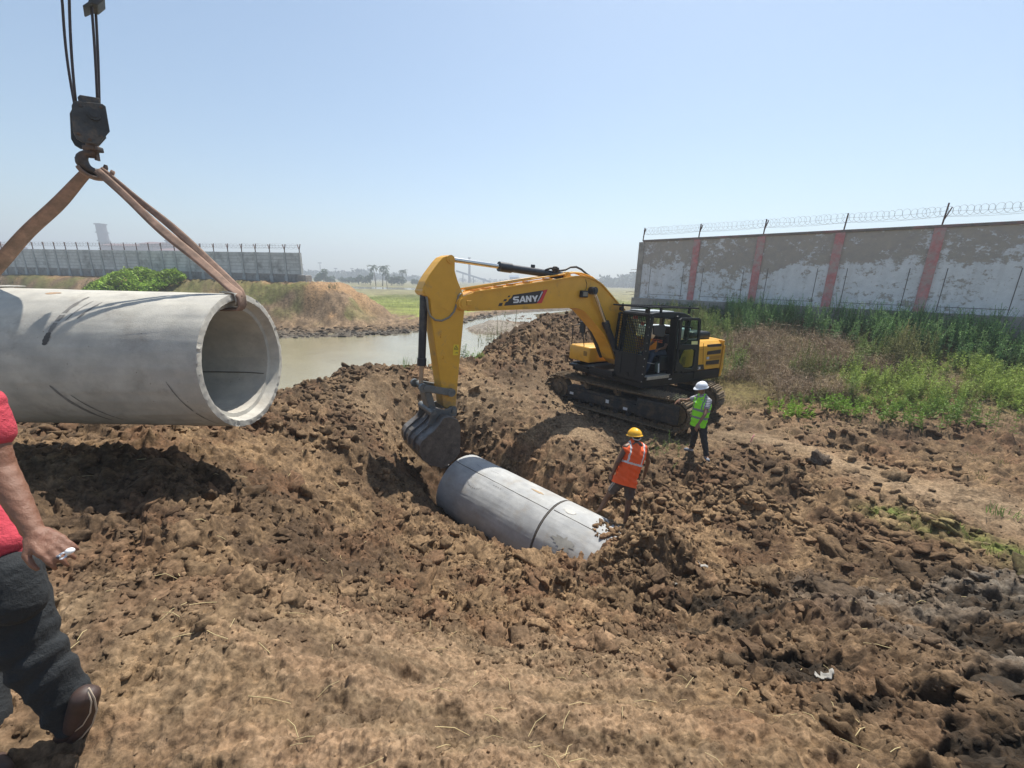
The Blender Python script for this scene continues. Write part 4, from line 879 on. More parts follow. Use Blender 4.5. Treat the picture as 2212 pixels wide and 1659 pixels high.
b = MB(); b.tube([(.95, 1.1, 1.62), (.72, 1.15, 1.58), (.5, 1.18, 1.62)], .012, 6); cub(b, 'control_rod', M_ALU)
for x in (.85, .98): b = MB(); b.tube([(x, .8, 1.25), (x+.08, .8, 1.7)], .014, 6); b.box((x+.08, .8, 1.72), (.05, .05, .08), bev=.02); cub(b, 'travel_lever', M_BLK2)
# clear sheet bundle inside the cab rear window
b = MB(); b.box((-.16, .88, 2.2), (.03, .62, .5), bev=.01); cub(b, 'seat_cover', M_WHT2)

# ---- boom, stick, bucket
BY = .23
def traced(mapf, pts, y, n): return [UL(*(mapf(x, yy) if mapf else (x, yy)), 1, y) for x, yy in pts]
boomD = [(986, 656), (989, 647), (996, 641), (1008, 637), (1023, 631.5), (1116, 617.8), (1206, 604), (1242, 597.5), (1256, 597), (1271, 599.5), (1286, 605), (1300, 615), (1313, 630), (1330, 650), (1350, 672), (1364, 692), (1374, 730), (1374, 772), (1362, 790), (1340, 790), (1326, 776),
         (1318, 750), (1304, 722), (1286, 700), (1273, 685), (1262, 672), (1250, 666), (1242, 664.3), (1193, 665.5), (1085, 669.2), (1010, 671.2), (997, 671), (989, 666)]
b = MB(); b.prism([UL(x, y, 1, BY) for x, y in boomD], (0, -2*BY, 0)); boom = ub(b, 'boom', M_YEL, bevel=.014)
# flange strips proud of both side plates along top and bottom
def along(pts, y, w_, h_, name, m, up=(0, 1, 0), bev=0): 
    b = MB()
    for p, q in zip(pts, pts[1:]): b.bar(p, q, w_, h_, up=up)
    return ub(b, name, m)
top = [UL(x, y, 1, BY) for x, y in boomD[4:17]]
along([p+Vector((0, .012, .004)) for p in top], 0, .04, .03, 'top_flange', M_YEL, up=(0, 0, 1)); along([p+Vector((0, -2*BY-.012, .004)) for p in top], 0, .04, .03, 'top_flange', M_YEL, up=(0, 0, 1))
bot = [UL(x, y, 1, BY) for x, y in boomD[21:31]]
along([p+Vector((0, .010, .006)) for p in bot], 0, .03, .025, 'bottom_flange', M_YEL, up=(0, 0, 1))
# pipes along the boom top
for yo, zo in ((.12, .075), (.03, .085), (-.13, .08)):
    P = [UL(x, y, 1, BY)+Vector((0, -BY+yo, zo)) for x, y in ((1010, 634), (1116, 616), (1206, 602), (1245, 596), (1262, 597), (1285, 605), (1303, 620), (1335, 655))]
    b = MB(); b.tube(P, .020, 8); ub(b, 'boom_pipe', M_YEL)
for i in range(7):
    t = .08+.12*i; j = t*4; k = int(j); P4 = [UL(x, y, 1, 0) for x, y in ((1010, 635), (1060, 627), (1116, 618), (1206, 604), (1250, 597), (1250, 597))]
    p = P4[k].lerp(P4[k+1], j-k); b = MB(); b.box(p+Vector((0, .0, .05)), (.07, .32, .045), bev=.008); ub(b, 'pipe_clamp', M_YEL)
# pin bosses
def boss(p, y0, y1, r, name, m, r2=None, par=None):
    b = MB(); b.cyl((p.x, y0, p.z), (p.x, y1, p.z), r, n=28); b.cyl((p.x, y0-.015, p.z), (p.x, y1+.015, p.z), r2 or r*.55, n=20); return ub(b, name, m, par, smooth=40)
PT = UL(*c1(428, 455), 1, BY+.02); boss(PT, -.27, .27, .115, 'boom_tip_pin', M_YEL)
b = MB(); b.box((PT.x-.13, .275, PT.z+.02), (.12, .02, .10), bev=.006); ub(b, 'pin_keeper', M_YEL)
# stick: side outline traced
stD = [(345, 121), (318, 120), (290, 130), (262, 160), (228, 205), (195, 250), (165, 300), (147, 345), (145, 375), (158, 398), (185, 408), (200, 425), (215, 600), (237, 760), (262, 940), (283, 1100), (290, 1170), (322, 1190), (362, 1192), (378, 1165), (385, 1080), (397, 940), (412, 780), (426, 630), (438, 490), (436, 430), (428, 385), (408, 335), (388, 285), (372, 225), (372, 150), (362, 130)]
SY = .185
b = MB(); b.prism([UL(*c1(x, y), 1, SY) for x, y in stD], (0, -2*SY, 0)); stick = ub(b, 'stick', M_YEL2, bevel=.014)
sA = UL(*c1(345, 145), 1, SY+.03); boss(sA, -.21, .21, .085, 'stick_top_pin', M_YEL)
sB = UL(*c1(170, 370), 1, SY+.02); boss(sB, -.20, .20, .075, 'bucket_cylinder_pin', M_YEL)
# edge weld lines on the stick
for q in ([(250, 455), (365, 530)],):
    b = MB(); b.bar(UL(*c1(*q[0]), 1, SY+.002), UL(*c1(*q[1]), 1, SY+.002), .006, .02); ub(b, 'weld_line', M_YEL2)
for (x, y) in ((275, 685), (292, 835)):
    p = UL(*c1(x, y), 1, SY); b = MB(); b.cyl((p.x, SY-.01, p.z), (p.x, SY+.02, p.z), .02, n=10); b.cyl((p.x, SY-.01, p.z+.06), (p.x, SY+.015, p.z+.06), .015, n=8); ub(b, 'stick_boss', M_YEL2)
# warning plate on the stick
q = [UL(*c1(x, y), 1, SY+.003) for x, y in ((361, 738), (398, 738), (394, 812), (357, 812))]; b = MB(); b.prism(q, (0, .004, 0)); ub(b, 'warning_plate', M_YLB)
def c1s(name, segs, wpx, m): return strokes(name, segs, c1, 1, SY+.009, .002, m, wpx)
c1s('warning_symbol', [((379, 744), (365, 769)), ((365, 769), (393, 769)), ((393, 769), (379, 744)), ((379, 753), (381, 761)), ((374, 765), (384, 761)), ((366, 774), (392, 774)), ((370, 797), (384, 796)), ((387, 790), (386, 802)), ((382, 792), (388, 792))], 2.2, M_LBK)
# arm cylinder on the boom
a0, a1 = UL(*c1(345, 145), 1, 0), UL(*c1(1130, 262), 1, 0)
def lerpt(p, q, t): return p.lerp(q, t)
tt = (645-345)/(1130-345)
def cylr(p, q, r, name, m, col=None):
    b = MB(); b.cyl(p, q, r, n=24); return ub(b, name, m, smooth=40)
cylr(a0, lerpt(a0, a1, tt+.05), .052, 'arm_cylinder_rod', M_CHR); cylr(lerpt(a0, a1, tt), lerpt(a0, a1, .975), .088, 'arm_cylinder_barrel', M_CYL); cylr(lerpt(a0, a1, tt-.005), lerpt(a0, a1, tt+.10), .108, 'arm_cylinder_collar', M_CYL)
boss(a1, -.14, .14, .10, 'arm_cylinder_pin', M_YEL)
b = MB(); bp_ = UL(*c1(1130, 262), 1, 0)
for s_ in (-.12, .10): b.prism([bp_+Vector((-.10, s_, -.02)), bp_+Vector((-.06, s_, .09)), bp_+Vector((.06, s_, .09)), bp_+Vector((-.45, s_, -.16)), bp_+Vector((.30, s_, -.20))][:3]+[bp_+Vector((.14, s_, .02)), bp_+Vector((.05, s_, -.2)), bp_+Vector((-.65, s_, -.04))][:0]+[bp_+Vector((.12, s_, -.16)), bp_+Vector((-.5, s_, -.12))], (0, .03, 0))
ub(b, 'cylinder_bracket', M_YEL, bevel=.008)
b = MB(); pq = lerpt(a0, a1, tt+.30); b.box(pq+Vector((0, 0, .12)), (.10, .05, .07), bev=.01); ub(b, 'hose_clip', M_CYL)
# hoses looping over the boom's shoulder
for yo in (.06, -.06):
    P = [UL(*c1(x, y), 1, yo) for x, y in ((1000, 222), (1035, 207), (1075, 212), (1100, 225), (1140, 218), (1175, 200), (1215, 198), (1250, 215), (1285, 245), (1310, 262))]
    b = MB(); b.tube(P, .026, 8); ub(b, 'boom_hose', M_HOSE)
P = [UL(*c1(x, y), 1, .10) for x, y in ((1062, 235), (1050, 205), (1060, 198), (1080, 200), (1085, 235))]; b = MB(); b.tube(P, .022, 8); ub(b, 'boom_hose', M_HOSE)
b = MB(); b.box(UL(*c1(1070, 222), 1, 0), (.12, .16, .14), bev=.02); ub(b, 'hose_block', M_CYL)
# boom cylinders
for s_ in (1, -1):
    y = .335*s_; pa = UL(*c2(365, 350), 1, .335); pb = UL(*c2(592, 960), 1, .335); pa.y = y; pb.y = y
    cylr(pa, lerpt(pa, pb, .55), .045, 'boom_cylinder_rod', M_CHR); cylr(lerpt(pa, pb, .44), pb, .082, 'boom_cylinder_barrel', M_CYL); cylr(lerpt(pa, pb, .43), lerpt(pa, pb, .50), .098, 'boom_cylinder_collar', M_CYL)
    b = MB(); b.cyl((pa.x, BY*s_, pa.z), (pa.x, (BY+.17)*s_, pa.z), .095, n=24); b.cyl((pa.x, (BY+.16)*s_, pa.z), (pa.x, (BY+.20)*s_, pa.z), .055, n=16); ub(b, 'boom_cylinder_eye', M_CYL, smooth=40)
p = UL(*c2(265, 378), 1, BY); b = MB(); b.box(p+Vector((0, .06, 0)), (.22, .10, .17), bev=.02); ub(b, 'work_lamp', M_BLK2); b = MB(); b.box(p+Vector((-.0, .115, 0)), (.15, .01, .11)); ub(b, 'lamp_lens', M_HOSE2)
b = MB(); P = [UL(*c2(x, y), 1, BY+.01) for x, y in ((295, 250), (306, 290), (300, 330), (285, 352))]; b.tube(P, .006, 5); ub(b, 'lamp_cable', M_HOSE)
# bucket cylinder + links
k0 = UL(*c1(168, 372), 1, 0); k1 = UL(*c1(135, 1010), 1, 0); k0 = UL(*c1(155, 395), 1, 0)
cylr(k0, lerpt(k0, k1, .77), .080, 'bucket_cylinder_barrel', M_CYL); cylr(lerpt(k0, k1, .70), lerpt(k0, k1, .785), .096, 'bucket_cylinder_collar', M_CYL); cylr(lerpt(k0, k1, .7), k1, .046, 'bucket_cylinder_rod', mat('dusty_rod', (.42, .31, .22), .45, .5))
P = [UL(*c1(x, y), 1, .20) for x, y in ((415, 380), (395, 400), (385, 450), (365, 510), (330, 550), (280, 573), (235, 568), (200, 540), (183, 490), (178, 430), (172, 405))]; b = MB(); b.tube(P, .020, 8); ub(b, 'bucket_hose', M_HOSE2)
for y in (.24, -.24):
    A_, B_, = UL(*c1(345, 1072), 1, .24), UL(*c1(150, 1040), 1, .24); A_.y = B_.y = y
    b = MB(); b.bar(A_, B_, .045, .15, up=(0, 0, 1), bev=.015); b.cyl(A_-Vector((0, .035, 0)), A_+Vector((0, .035, 0)), .09, n=20); b.cyl(B_-Vector((0, .035, 0)), B_+Vector((0, .035, 0)), .09, n=20); ub(b, 'idler_link', M_STL2)
b = MB(); A_ = UL(*c1(135, 1020), 1, 0); b.cyl(A_-Vector((0, .33, 0)), A_+Vector((0, .30, 0)), .055, n=18); ub(b, 'link_pin', M_STL2, smooth=40)
A_, B_ = UL(*c1(160, 1045), 1, .0), UL(*c1(205, 1205), 1, .0); b = MB(); b.bar(A_, B_, .34, .16, up=(1, 0, 0), bev=.03); b.cyl(A_-Vector((0, .2, 0)), A_+Vector((0, .2, 0)), .085, n=20); b.cyl(B_-Vector((0, .2, 0)), B_+Vector((0, .2, 0)), .085, n=20); ub(b, 'bucket_link', M_STL2)
bk_ = empty('bucket', (0, 0, 0), parent=ex)
BW = .56
side_px = [(930, 400), (1040, 390), (1150, 420), (1260, 470), (1300, 560), (1318, 700), (1318, 950), (1310, 1240), (1180, 1420), (1000, 1560), (860, 1600), (600, 1560), (420, 1440), (330, 1250), (330, 1080), (400, 960), (520, 860), (690, 720), (820, 560), (880, 450)]
SP = [UL(*cB(x, y), 1, BW) for x, y in side_px]
def thick_plate(P, y, th, name, m, par=bk_, **k): b = MB(); b.prism([Vector((p.x, y, p.z)) for p in P], (0, th, 0)); return ub(b, name, m, par, **k)
thick_plate(SP, BW, -.03, 'bucket_side', M_BUCKM); thick_plate(SP, -BW+.03, -.03, 'bucket_side', M_BUCKM)
# curved shell from the top lip round to the cutting edge
shell = SP[:1]*0+[SP[i] for i in (3, 2, 1, 0, 19, 18, 17, 16, 15, 14, 13, 12, 11, 10)]
cen = sum((Vector((p.x, 0, p.z)) for p in SP), Vector())/len(SP)
b = MB(); prev = None
outp = [Vector((p.x, 0, p.z))+(Vector((p.x, 0, p.z))-cen).normalized()*.012 for p in shell]; inp = [Vector((p.x, 0, p.z))+(cen-Vector((p.x, 0, p.z))).normalized()*.035 for p in shell]
ring = outp+inp[::-1]; b.prism([p+Vector((0, BW-.004, 0)) for p in ring], (0, -2*BW+.008, 0)); ub(b, 'bucket_shell', M_STL, bk_, bevel=.006)
for yy in (.0, .28, -.28):
    rp = [p+(p-cen).normalized()*.02 for p in outp[4:11]]; b = MB()
    for p, q in zip(rp, rp[1:]): b.bar(p+Vector((0, yy, 0)), q+Vector((0, yy, 0)), .05, .03, up=(0, 1, 0))
    ub(b, 'wear_strip', M_STL, bk_)
for y in (.30, -.33):
    Pe = [UL(*cB(x, yy), 1, .3) for x, yy in ((560, 250), (590, 200), (650, 175), (740, 165), (850, 195), (960, 180), (1050, 140), (1150, 105), (1200, 130), (1225, 200), (1215, 300), (1170, 360), (1040, 330), (900, 420), (800, 560), (560, 640), (520, 520), (560, 400))]
    thick_plate(Pe, y, .035, 'bucket_ear', M_STL2, bevel=.006)
for (x, yy) in ((655, 275), (1150, 220)):
    p = UL(*cB(x, yy), 1, .33); b = MB(); b.cyl((p.x, -.37, p.z), (p.x, .37, p.z), .075 if x < 1000 else .065, n=24); b.cyl((p.x, -.39, p.z), (p.x, .39, p.z), .05, n=20); ub(b, 'bucket_pin', M_STL2, bk_, smooth=40)
e0 = outp[-1]
for k in range(5): b = MB(); b.box((e0.x-.10, -.46+.23*k, e0.z-.03), (.22, .09, .06), bev=.015); ub(b, 'bucket_tooth', M_STL, bk_)

# ---- lettering on the boom
yb = BY+.0015
def lq(pl, name, m, th=.002, y=yb): return face_quad(pl, cL, 1, y, th, name, m)
lq([(665, 435), (1015, 378), (1060, 372), (1585, 290), (1755, 258), (1565, 690), (380, 775), (430, 665), (505, 640), (540, 560), (600, 540)], 'logo_panel', M_LBK)
lq([(1585, 290), (1755, 258), (1565, 690), (1395, 702), (1450, 650), (1520, 560), (1630, 320), (1590, 318)], 'logo_flash', M_RED, y=yb+.003)
lq([(1575, 318), (1605, 345), (1460, 625), (1415, 655)], 'logo_stripe', M_GRYT, y=yb+.004)
for q in ([(520, 455), (585, 452), (555, 505), (490, 512)], [(385, 570), (475, 560), (450, 628), (355, 638)], [(235, 692), (345, 682), (312, 778), (195, 790)]): lq(q, 'logo_check', M_LBK)
yl = yb+.004
lq([(660, 560), (672, 510), (700, 488), (850, 478), (848, 520), (725, 535), (715, 555), (735, 565), (820, 560), (850, 585), (852, 630), (835, 670), (800, 685), (672, 692), (672, 645), (790, 640), (805, 622), (790, 608), (700, 610), (668, 590)], 'logo_letter', M_WHT, y=yl)
plA = [UL(*cL(x, y), 1, yl) for x, y in ((855, 680), (945, 468), (1000, 462), (1065, 660), (1010, 664), (998, 628), (925, 636), (908, 675))]; hA = [UL(*cL(x, y), 1, yl) for x, y in ((940, 590), (985, 585), (963, 530))]
plate_with_holes(plA, [hA], (0, .002, 0), 'logo_letter', M_WHT, ex)
lq([(1068, 460), (1125, 458), (1190, 560), (1188, 455), (1242, 452), (1240, 650), (1190, 655), (1118, 545), (1115, 660), (1068, 664)], 'logo_letter', M_WHT, y=yl)
lq([(1250, 458), (1310, 455), (1352, 520), (1390, 448), (1450, 443), (1385, 575), (1382, 640), (1330, 645), (1328, 585)], 'logo_letter', M_WHT, y=yl)
# ============================================================ PEOPLE
def tosolid(name, prims, m, parent, voxel=.009, smooth=4, mi=None, fold=None, cut=None):
    """prims in root-local coordinates, merged into one continuous skin"""
    mb = MB()
    for p in prims:
        if p[0] == 'c':
            _, a, ra, b, rb = p; a, b = Vector(a), Vector(b)
            if (b-a).length > 1e-4: mb.cyl(a, b, ra, rb, n=16)
            mb.sph(a, ra, n=8); mb.sph(b, rb, n=8)
        elif p[0] == 'e':
            q = bmesh.ops.create_uvsphere(mb.bm, u_segments=20, v_segments=12, radius=1)['verts']; M = Matrix.Translation(Vector(p[1])) @ (p[3] if len(p) > 3 else Matrix.Identity(4)) @ Matrix.Diagonal((*p[2], 1))
            mb._add(q, M, 0)
    me = bpy.data.meshes.new(name); mb.bm.to_mesh(me); mb.bm.free(); tmp = bpy.data.objects.new('tmp', me); COL.objects.link(tmp)
    r = tmp.modifiers.new('r', 'REMESH'); r.mode = 'VOXEL'; r.voxel_size = voxel; s = tmp.modifiers.new('s', 'SMOOTH'); s.factor = .5; s.iterations = smooth
    dg = bpy.context.evaluated_depsgraph_get(); dg.update(); out_ = bpy.data.meshes.new_from_object(tmp.evaluated_get(dg)); bpy.data.objects.remove(tmp)
    out_.name = name; out_.materials.clear()
    for q in (m if isinstance(m, (list, tuple)) else [m]): out_.materials.append(q)
    n = len(out_.vertices); co = np.empty(n*3, np.float32); out_.vertices.foreach_get('co', co); co = co.reshape(-1, 3)
    if fold is not None:
        no = np.empty(n*3, np.float32); out_.vertices.foreach_get('normal', no); no = no.reshape(-1, 3); co = co+no*fold(co)[:, None]; out_.vertices.foreach_set('co', co.ravel().astype(np.float32))
    out_.polygons.foreach_set('use_smooth', np.ones(len(out_.polygons), bool))
    if mi is not None:
        c = np.empty(len(out_.polygons)*3, np.float32); out_.polygons.foreach_get('center', c); out_.polygons.foreach_set('material_index', mi(c.reshape(-1, 3)).astype(np.int32))
    out_.update()
    if cut:
        bm = bmesh.new(); bm.from_mesh(out_)
        for p, n_ in cut:
            q = bmesh.ops.bisect_plane(bm, geom=bm.verts[:]+bm.edges[:]+bm.faces[:], plane_co=Vector(p), plane_no=Vector(n_), clear_outer=True)
            bmesh.ops.holes_fill(bm, edges=[e for e in q['geom_cut'] if isinstance(e, bmesh.types.BMEdge)])
        bm.to_mesh(out_); bm.free()
    return link(name, out_, parent)
def hand(w_, d, pn, th, curl=.5, s=1.0, spread=.06, curls=None):
    """wrist point, pointing direction, palm normal (palm side), thumb side; returns capsules"""
    w_ = Vector(w_); d = Vector(d).normalized(); pn = Vector(pn); pn = (pn-d*pn.dot(d)).normalized(); sd = Vector(th); sd = (sd-d*sd.dot(d)-pn*sd.dot(pn)).normalized(); P = []
    kn = []
    for i, (o, L) in enumerate(((.031, .088), (.010, .092), (-.011, .087), (-.030, .080))):
        k = w_+d*L*s+sd*o*s; kn.append(k); P.append(('c', w_+sd*o*.62*s+d*.012*s, .0175*s, k, .0125*s))
    P.append(('c', w_+d*.02*s+sd*.012*s, .017*s, w_+d*.06*s-sd*.012*s, .016*s))
    for i, (k, L) in enumerate(zip(kn, (.072, .080, .075, .060))):
        c = (curls[i] if curls else curl*(.85+.12*i)); p = k; dd = (d+sd*spread*(1.5-i)).normalized(); a = c*.55
        for j, f in enumerate((.46, .30, .24)):
            nd = dd*math.cos(a)+pn*math.sin(a); q = p+nd*L*f*s; P.append(('c', p, (.0098-.0009*j)*s, q, (.0090-.0011*j)*s)); p = q; a += c*.75
    t0 = w_+d*.022*s+sd*.026*s; t1 = t0+(d*.62+sd*.62+pn*.30).normalized()*.040*s; t2 = t1+(d*.85+sd*.22+pn*.42).normalized()*.032*s; t3 = t2+(d*.9+pn*.45).normalized()*.024*s
    P += [('c', t0, .015*s, t1, .0115*s), ('c', t1, .0112*s, t2, .0098*s), ('c', t2, .0098*s, t3, .0075*s)]
    return P
def head(c, face, up=(0, 0, 1), s=1.0):
    """centre of the skull, facing direction"""
    c = Vector(c); f = Vector(face).normalized(); u = Vector(up); u = (u-f*u.dot(f)).normalized(); r = f.cross(u); M = Matrix(((r.x, f.x, u.x, 0), (r.y, f.y, u.y, 0), (r.z, f.z, u.z, 0), (0, 0, 0, 1)))
    L = lambda x, y, z: c+(r*x+f*y+u*z)*s
    P = [('e', L(0, -.008, .03), (.074*s, .092*s, .088*s), M), ('e', L(0, .018, -.045), (.056*s, .066*s, .066*s), M), ('c', L(0, .058, -.088), .020*s, L(0, .052, -.080), .022*s), ('e', L(0, .085, -.018), (.011*s, .018*s, .024*s), M), ('e', L(0, .078, -.052), (.024*s, .014*s, .011*s), M),
         ('e', L(.079, -.006, -.005), (.010*s, .018*s, .030*s), M), ('e', L(-.079, -.006, -.005), (.010*s, .018*s, .030*s), M), ('e', L(0, .070, .022), (.050*s, .020*s, .012*s), M)]
    return P, L, M
def eyes(L, M, parent, ro, s=1.0):
    for x in (-.030, .030):
        b = MB(); q = bmesh.ops.create_uvsphere(b.bm, u_segments=10, v_segments=6, radius=.011*s)['verts']; b._add(q, Matrix.Translation(L(x, .074, .004)), 0); b.build('eye', mat('eye_dark', (.06, .05, .045), .3), parent, smooth=60)
def helmet(L, M, m, parent, s=1.0, brim=1.0):
    """dome with a ridge, rim and front peak"""
    V = []; Fc = []; nu, nv = 32, 9
    for j in range(nv+1):
        ph = math.pi/2*j/nv; rr = math.cos(ph); zz = math.sin(ph)
        for i in range(nu):
            a = 2*math.pi*i/nu; x = math.cos(a)*rr*.118; y = math.sin(a)*rr*.142; z = .045+zz*.118+(.006 if abs(math.cos(a)*rr) < .16 else 0); V.append(tuple(L(x, y-.004, z)))
    for j in range(nv):
        for i in range(nu): Fc.append((j*nu+i, j*nu+(i+1) % nu, (j+1)*nu+(i+1) % nu, (j+1)*nu+i))
    b0 = len(V)
    for k, (g, dz) in enumerate(((1.0, .0), (1.10, -.012), (1.12, -.018), (1.08, -.020), (.97, -.012))):
        for i in range(nu):
            a = 2*math.pi*i/nu; pk = max(0, math.sin(a))**3*(.052 if 0 < k < 4 else 0)*brim; V.append(tuple(L(math.cos(a)*.118*g, math.sin(a)*.142*g-.004+pk, .045+dz-(.010*max(0, math.sin(a))**3 if 0 < k < 4 else 0))))
    for k in range(4):
        for i in range(nu): Fc.append((b0+k*nu+i, b0+k*nu+(i+1) % nu, b0+(k+1)*nu+(i+1) % nu, b0+(k+1)*nu+i))
    o = npmesh('hard_hat', V, Fc, m, parent, smooth=True); return o
def root_person(pt, label):
    o = empty('person', pt, label=label, cat='person'); return o, Vector(pt)
def seg(a, ra, b, rb): return ('c', a, ra, b, rb)
def limb(pts, rad): return [seg(pts[i], rad[i], pts[i+1], rad[i+1]) for i in range(len(pts)-1)]
M_SKIN = mat('skin_dark', (.13, .068, .042), .5, noise=.12, nscale=12); M_SKIN2 = mat('skin_brown', (.22, .115, .07), .5, noise=.1, nscale=12)
M_HAIR = mat('black_hair', (.012, .010, .009), .6); M_ORV = mat('orange_vest', (.90, .115, .018), .75, noise=.08, nscale=8, bump=.5, bscale=18); M_REF = mat('reflective_tape', (.62, .60, .58), .45); M_LIM = mat('lime_vest', (.30, .86, .035), .75, noise=.08, nscale=8, bump=.5, bscale=18); M_REFD = mat('reflective_tape_grey', (.22, .24, .24), .5)
M_SHORT = mat('grey_shorts', (.075, .062, .058), .9, noise=.2, nscale=9, bump=.5, bscale=25); M_SSTR = mat('shorts_stripe', (.30, .28, .26), .9); M_TRO = mat('dark_trousers', (.035, .036, .038), .9, noise=.25, nscale=9, bump=.5, bscale=25)
M_HYEL = mat('yellow_hat', (.82, .42, .01), .35, coat=.3); M_HWHT = mat('white_hat', (.78, .80, .84), .35, coat=.3); M_TSH = mat('grey_tshirt', (.20, .20, .22), .9, noise=.1); M_TSH2 = mat('tshirt_stripe', (.40, .40, .44), .9); M_SHOE = mat('canvas_shoe', (.17, .19, .23), .8, noise=.3, nscale=15); M_SOLE = mat('shoe_sole', (.55, .55, .55), .7)
c3 = lambda x, y: (1274.2+x*.22876, 786.2+y*.22876)

# --- man in the orange vest, seen from behind, leaning, barefoot
rt_, ro = root_person((1.85, 6.45, -4.15), 'barefoot man in orange vest and yellow hard hat standing by the laid pipe')
def J(x, y, d): return aty(*c3(x, y), d)-ro
pel, chest, neck, hd = J(340, 1075, 6.42), J(420, 840, 6.56), J(428, 742, 6.62), J(424, 690, 6.66)
shL, shR = J(338, 788, 6.50), J(520, 792, 6.60); hipL, hipR = J(295, 1100, 6.47), J(385, 1115, 6.45)
knL, knR = J(188, 1222, 6.62), J(368, 1290, 6.42); anL, anR = J(98, 1370, 6.62), J(335, 1480, 6.32); toL, toR = J(55, 1408, 6.78), J(325, 1512, 6.48)
elL, wrL = J(262, 930, 6.42), J(208, 1052, 6.52); elR, wrR = J(548, 925, 6.80), J(515, 1055, 6.95)
face = Vector((-.30, .93, -.22)); hp_, HL, HM = head(hd, face)
body = limb([shL, elL, wrL], [.052, .040, .027])+limb([shR, elR, wrR], [.052, .040, .027])+hand(wrL, (wrL-elL), (.7, .6, 0), (.2, .8, 0), .7)+hand(wrR, (wrR-elR), (-.7, .5, 0), (0, 1, 0), .7)
body += limb([hipL, knL, anL, toL], [.085, .056, .036, .026])+limb([hipR, knR, anR, toR], [.085, .056, .036, .026])+[seg(knL.lerp(anL, .25), .054, knL.lerp(anL, .5), .048), seg(knR.lerp(anR, .25), .054, knR.lerp(anR, .5), .048)]
body += [seg(anL, .034, anL+(toL-anL).normalized()*-.03+Vector((0, 0, -.02)), .03), seg(pel, .11, chest, .115), seg(chest+Vector((-.05, 0, 0)), .10, chest+Vector((.05, 0, 0)), .10), seg(shL, .055, neck, .055), seg(shR, .055, neck, .055), seg(neck, .052, hd, .05)]+hp_
tosolid('body', body, M_SKIN, rt_, .010, 4)
ax = (neck-pel); AL = ax.length; ax = ax/AL; lat = (shR-shL); lat = (lat-ax*lat.dot(ax)).normalized()
def vest_mi(pelv, axis, L_, latv, cfg):
    P0 = np.array(pelv); A = np.array(axis); B = np.array(latv)
    def f(c):
        d = c-P0; u = d@A/L_; v = d@B; out_ = np.zeros(len(c), int)
        for (u0, u1) in cfg['h']: out_[(u > u0) & (u < u1)] = 1
        for (v0, v1, ua) in cfg['v']: out_[(np.abs(v) > v0) & (np.abs(v) < v1) & (u > ua)] = 1
        return out_
    return f
fold = lambda a: (lambda co: a*np.sin(co[:, 0]*37+co[:, 2]*21)*np.sin(co[:, 2]*33-co[:, 0]*12+1)+a*.7*np.sin(co[:, 2]*60+co[:, 0]*45))
vp = [seg(pel+ax*.02+lat*.055, .140, chest+lat*.075, .150), seg(pel+ax*.02-lat*.055, .140, chest-lat*.075, .150), seg(pel, .150, chest, .158), seg(chest, .150, neck-ax*.09, .105), seg(chest+lat*.08, .140, shR-lat*.03+ax*-.03, .082), seg(chest-lat*.08, .140, shL+lat*.03-ax*.03, .082), seg(shL+lat*.045, .055, neck-lat*.06, .055), seg(shR-lat*.045, .055, neck+lat*.06, .055), seg(pel-ax*.06+lat*.075, .148, pel-ax*.06-lat*.075, .148), seg(pel-ax*.12+lat*.085, .148, pel-ax*.12-lat*.085, .148)]
tosolid('safety_vest', vp, [M_ORV, M_REF], rt_, .010, 5, mi=vest_mi(pel, ax, AL, lat, {'h': [(.40, .455)], 'v': [(.115, .142, .45)]}), fold=fold(.005), cut=[(pel-ax*.125, -ax)])
b = MB(); pb_ = neck-ax*.06-Vector((0, .105, -.0)); b.box(pb_, (.045, .01, .04)); b.build('vest_label', mat('pale_label', (.75, .45, .40), .8), rt_)
sp_ = [seg(pel+ax*.0, .118, hipL, .108), seg(pel, .112, hipR, .100), seg(hipL, .105, hipL.lerp(knL, .72), .088), seg(hipR, .105, hipR.lerp(knR, .72), .090)]
def smi(c):
    o_ = np.zeros(len(c), int)
    for a, b_, sg_ in ((hipL, knL, -1), (hipR, knR, 1)):
        A = np.array(b_-a); A = A/np.linalg.norm(A); d = c-np.array(a); t = d@A; p = d-t[:, None]*A; s_ = p[:, 0]*sg_
        for lo, hi in ((-.045, -.03), (-.018, -.004), (.01, .024)): o_[(t > .02) & (s_ > .07) & (p[:, 1]-.0 > lo) & (p[:, 1] < hi)] = 1
    return o_
tosolid('shorts', sp_, [M_SHORT, M_SSTR], rt_, .010, 4, mi=smi, fold=fold(.005))
tosolid('hair', [('e', HL(0, -.02, .03), (.08, .092, .088), HM), ('e', HL(0, -.05, -.03), (.066, .05, .05), HM)], M_HAIR, rt_, .010, 3)
helmet(HL, HM, M_HYEL, rt_)
# chin strap / white cloth at the nape
b = MB(); b.tube([HL(.075, -.03, .02), HL(.07, -.075, -.025), HL(0, -.098, -.04), HL(-.07, -.075, -.025), HL(-.075, -.03, .02)], .012, 6); b.build('head_band', mat('white_cloth', (.6, .58, .56), .9), rt_)

